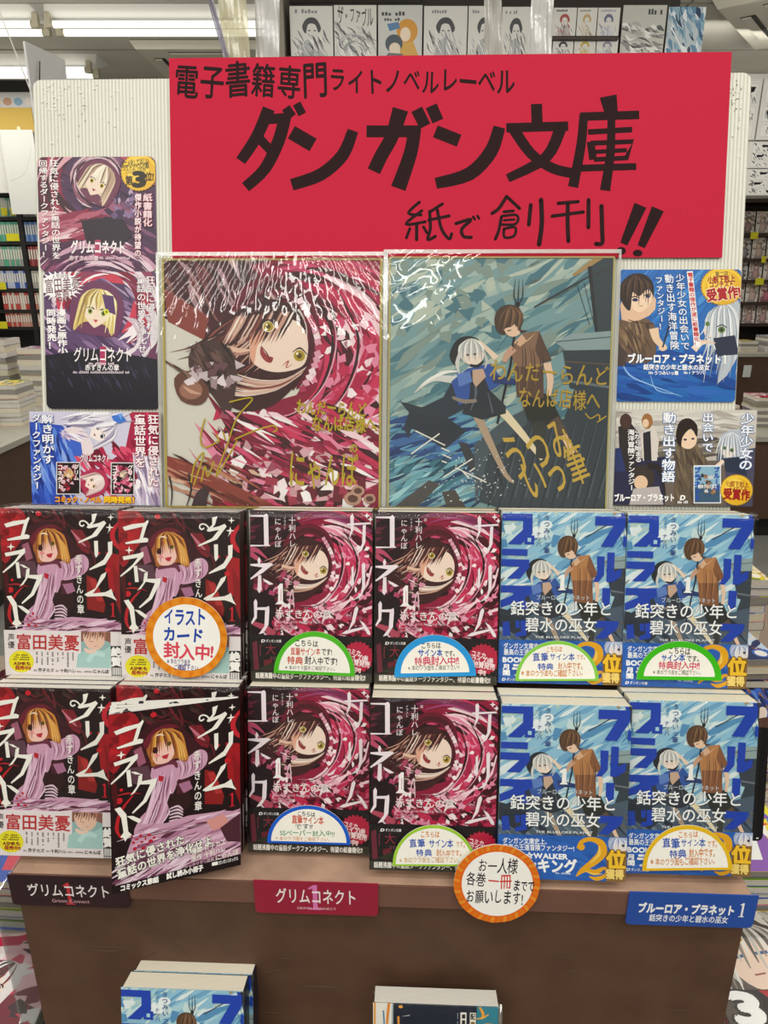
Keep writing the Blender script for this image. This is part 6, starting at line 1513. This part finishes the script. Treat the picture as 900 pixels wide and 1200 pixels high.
for i, p in enumerate(small): flat('drawn_card', (p[0], p[2], p[1], p[3]), dC+.03, 'dcdad4', '%s card of the six small cards near the ceiling' % pos[i], 'drawn card', sketch(60+i, sc_[i], 24), m_cardp, .004, 'small drawn cards near the ceiling')
# ------------------------------------------------------------------ crinkled plastic sleeves hanging in front of the ceiling
def hang(px0, px1, pxb0, pxb1, d, label, tint, haze, seed, fac=.08):
    """strip: px0..px1 at the top of the frame, pxb0..pxb1 at the sign's top edge"""
    rnd = random.Random(seed); ph = [rnd.uniform(0, 6) for _ in range(8)]
    a0, a1 = at_dist(px0, 0, d), at_dist(px1, 0, d); b0_, b1_ = at_dist(pxb0, 66, d), at_dist(pxb1, 66, d)
    up = .22; dn = .05; bm = bmesh.new(); nx, nz = 14, 60; g = []
    for j in range(nz+1):
        k = -dn/(a0.z-b0_.z)+(1+dn/(a0.z-b0_.z)+up/(a0.z-b0_.z))*j/nz
        l = b0_+(a0-b0_)*k; r_ = b1_+(a1-b1_)*k; row = []
        for i in range(nx+1):
            u = i/nx; p = l+(r_-l)*u; z = p.z*60
            p = p+Vector((0, .004*sin(u*11+ph[0]+.35*z)+.0025*sin(u*23+ph[1]+.8*z)+.0015*sin(z*2.1+ph[2]+u*5), 0)); row.append(bm.verts.new(p))
        g.append(row)
    for j in range(nz):
        for i in range(nx): f = bm.faces.new((g[j][i], g[j][i+1], g[j+1][i+1], g[j+1][i])); f.smooth = True
    topc = (g[-1][0].co+g[-1][-1].co)/2; wtop = (g[-1][-1].co-g[-1][0].co).length
    me = bpy.data.meshes.new('sleeve_film'); bm.to_mesh(me); bm.free(); me.materials.append(film('hanging_film_%d' % seed, fac, .12, tint, .5, 45, haze))
    t = thing('plastic_sleeve', label, 'plastic sleeve', topc, (0, 0, 0), 'hanging plastic sleeves')
    o = link_mesh('sleeve_film', me, t); o.location = -topc
    MB().box(-wtop/2-.002, wtop/2+.002, -.006, .006, -.004, .008).build('top_clip', plain('clip_clear', 'd8d8d4', .3), t)
    MB().tube((0, 0, .008), (0, 0, ZC-topc.z), .0006, n=6).build('cord', plain('cord_clear', 'dcdad4', .5), t)
hang(243, 250, 261, 269, 1.00, 'narrow lavender-grey plastic sheet edge hanging left of the yellowish sleeve', 'b8b4c4', .75, 1)
hang(256, 289, 262, 293, 1.03, 'crinkled yellowish plastic sleeve hanging above the left of the red sign', 'e6e0c4', .72, 2, .14)
hang(298, 327, 299, 328, 1.06, 'cloudy white plastic sleeve hanging right of the yellowish one', 'e6e6e6', .86, 3)
hang(568, 587.5, 568, 588, 1.04, 'narrow grey plastic sleeve hanging above the middle of the red sign', 'd4d2cc', .8, 4)
hang(622, 650, 618, 647, 1.02, 'crinkled white plastic sleeve hanging right of the grey one', 'f0f0ee', .82, 5, .14)

# ------------------------------------------------------------------ right side of the shop
dR = 7.0
zR = [at_dist(880, y, dR).z for y in (379, 354, 328, 303, 273, 233)]
xR = at_dist(866, 300, dR).x
bookcase('dark brown bookcase of face-out comics against the back, right of the board', xR-.30, 4.5, dR, .34, [.30, .62]+zR, m_caseb, [xR-.28, xR+.62])
COMC = []
for i in range(6):
    W_, H_ = .12, .19
    COMC.append(mesh_of(mag_cover(i, W_, H_, PALM), M['gloss'], 'comic_front'))
def faceout(i, loc, label, group):
    o = thing('faceout_comic', label, 'comic', loc, (-.12, 0, 0), group); c = bpy.data.objects.new('comic_front', COMC[i]); COL.objects.link(c); c.parent = o
    b = MB(); b.box(-.059, .059, .0006, .012, 0, .189); b.build('page_block', M['pages_white'], o)
rnd = random.Random(8)
for k, z in enumerate(zR[:-1]):
    gap = zR[k+1]-z; h = min(.19, gap*.86)
    xs_ = xR-.20
    j = 0
    while xs_ < 4.2:
        if k == 3 and j < 9:
            b_ = None
        for q_ in range(2):
            o_l = '%s comic of the %s shelf of the brown bookcase' % ((['first', 'second', 'third', 'fourth', 'fifth', 'sixth', 'seventh', 'eighth', 'ninth'][j] if q_ == 0 else 'hidden ') if q_ == 0 else 'x', ['lowest', 'second', 'third', 'fourth', 'top'][k])
            if q_ == 0:
                faceout(rnd.randrange(6), (xs_, dR+.05, z+.0003), o_l, 'face-out comics, %s shelf' % ['lowest', 'second', 'third', 'fourth', 'top'][k])
        xs_ += .135; j += 1
for px, py, wd, wl in ((884, 276, .07, 'topmost of three'), (890, 330, .08, 'lowest of three'), (895, 304, .04, 'middle of three')):
    P = at_dist(px, py, dR-.006); b = MB(); b.box(-wd/2, wd/2, -.002, 0, -.03, .03); o = b.build('price_tag', m_yel, None, loc=P); tag(o, 'yellow tag on the edge of the brown bookcase, %s' % wl, 'tag', 'yellow tags on the brown bookcase')
# printed comic pages hung high on the right
def page_draw(seed):
    def f(A):
        rnd = random.Random(seed); A.R(4, 3, 96, 97, 'eceae4')
        for (x0, y0, x1, y1) in ((8, 6, 60, 40), (64, 6, 92, 40), (8, 44, 44, 70), (48, 44, 92, 70), (8, 74, 92, 95)):
            A.R(x0, y0, x1, y1, 'd8d6d0'); A.R(x0+1, y0+1, x1-1, y1-1, 'f2f0ea'); A.streaks(x0+4, y0+4, x1-4, y1-4, 60, 14, 12, 3, ['3a3a3e', '8c8c8e', 'c0c0be', '5c5c60'], seed+int(x0), .3)
            A.E((x0+x1)/2+rnd.uniform(-8, 8), (y0+y1)/2, 7, 6, 'f4f2ee'); A.P([((x0+x1)/2-8, y0+6), ((x0+x1)/2+8, y0+6), ((x0+x1)/2+4, y0+14), ((x0+x1)/2-6, y0+16)], '2c2c30')
    return f
for i, (p, dsc) in enumerate((((838, 93, 884, 164), 'tall left one of the top row'), ((885, 92, 934, 164), 'cut off by the right edge, top row'), ((836, 166, 872, 197), 'middle row, nearest the board'), ((873, 166, 934, 197), 'middle row at the right edge'), ((834, 198, 868, 229), 'bottom row, nearest the board'), ((869, 198, 934, 229), 'bottom row at the right edge'))):
    flat('comic_page_print', p, 6.2, 'e6e4de', 'comic page print hung above the brown bookcase, %s' % dsc, 'print', page_draw(i*7), None, .004, 'comic page prints at the right')
b = MB(); b.box(-.5, .6, 0, .02, 0, 1.28); o = b.build('print_board', plain('white_board', 'e4e2dc', .7), None, loc=(at_dist(880, 160, 6.23).x, 6.23, at_dist(880, 231, 6.23).z)); tag(o, 'white board holding the comic page prints at the upper right', 'board')
# right display tables
table('long brown table with piles in front of the brown bookcase', at_dist(850, 430, 5.9).x, 4.4, 5.9, 6.7, at_dist(880, 414, 5.9).z, m_grey, m_tabd, .45)
o = flat('notice_card', (870, 428, 879, 442), 5.885, 'd8dcd8', 'small white notice on the front of the long brown table', 'notice')
table('low brown table with a grey top at the right, behind the posters', 1.86, 3.6, 4.05, 4.95, at_dist(880, 512, 4.05).z, m_grey, m_tabd, .12)
zT2 = at_dist(880, 512, 4.05).z; zT1 = at_dist(880, 414, 5.9).z
pile(2.14, 4.5, zT2+.0003, 6, .02, .1, 0, '', 'low grey-topped table pile nearer the board', 12); pile(2.36, 4.42, zT2+.0003, 9, .02, -.1, 3, '', 'low grey-topped table pile at the right edge', 13)
for i, x in enumerate((3.05, 3.27, 3.49)): pile(x, 6.15, zT1+.0003, 4+2*i, .02, .05*i, (1, 2, 4)[i], '', '%s pile on the long brown table' % ['first', 'second', 'third'][i], 14+i)
# left display table with piles
table('brown table with piles of books at the left, beyond the board', -3.6, -1.80, 2.75, 4.7, .75, m_grey, m_tabd, .1)
k = 0
for (x, y, n, tk, f) in ((-1.93, 3.25, 4, .012, 4), (-2.10, 3.55, 5, .014, 2), (-2.02, 3.86, 9, .024, 1), (-2.24, 3.92, 12, .026, 3), (-2.06, 4.30, 12, .030, 0), (-2.30, 4.34, 12, .034, 4), (-2.5, 4.3, 12, .034, 5)):
    pile(x, y, .7503, n, tk, pi+.05*(k % 3-1), f, '', '%s pile on the left table' % ['nearest', 'second', 'third', 'fourth', 'fifth', 'sixth', 'seventh'][k], 30+k); k += 1

bpy.data.objects.remove(_go)
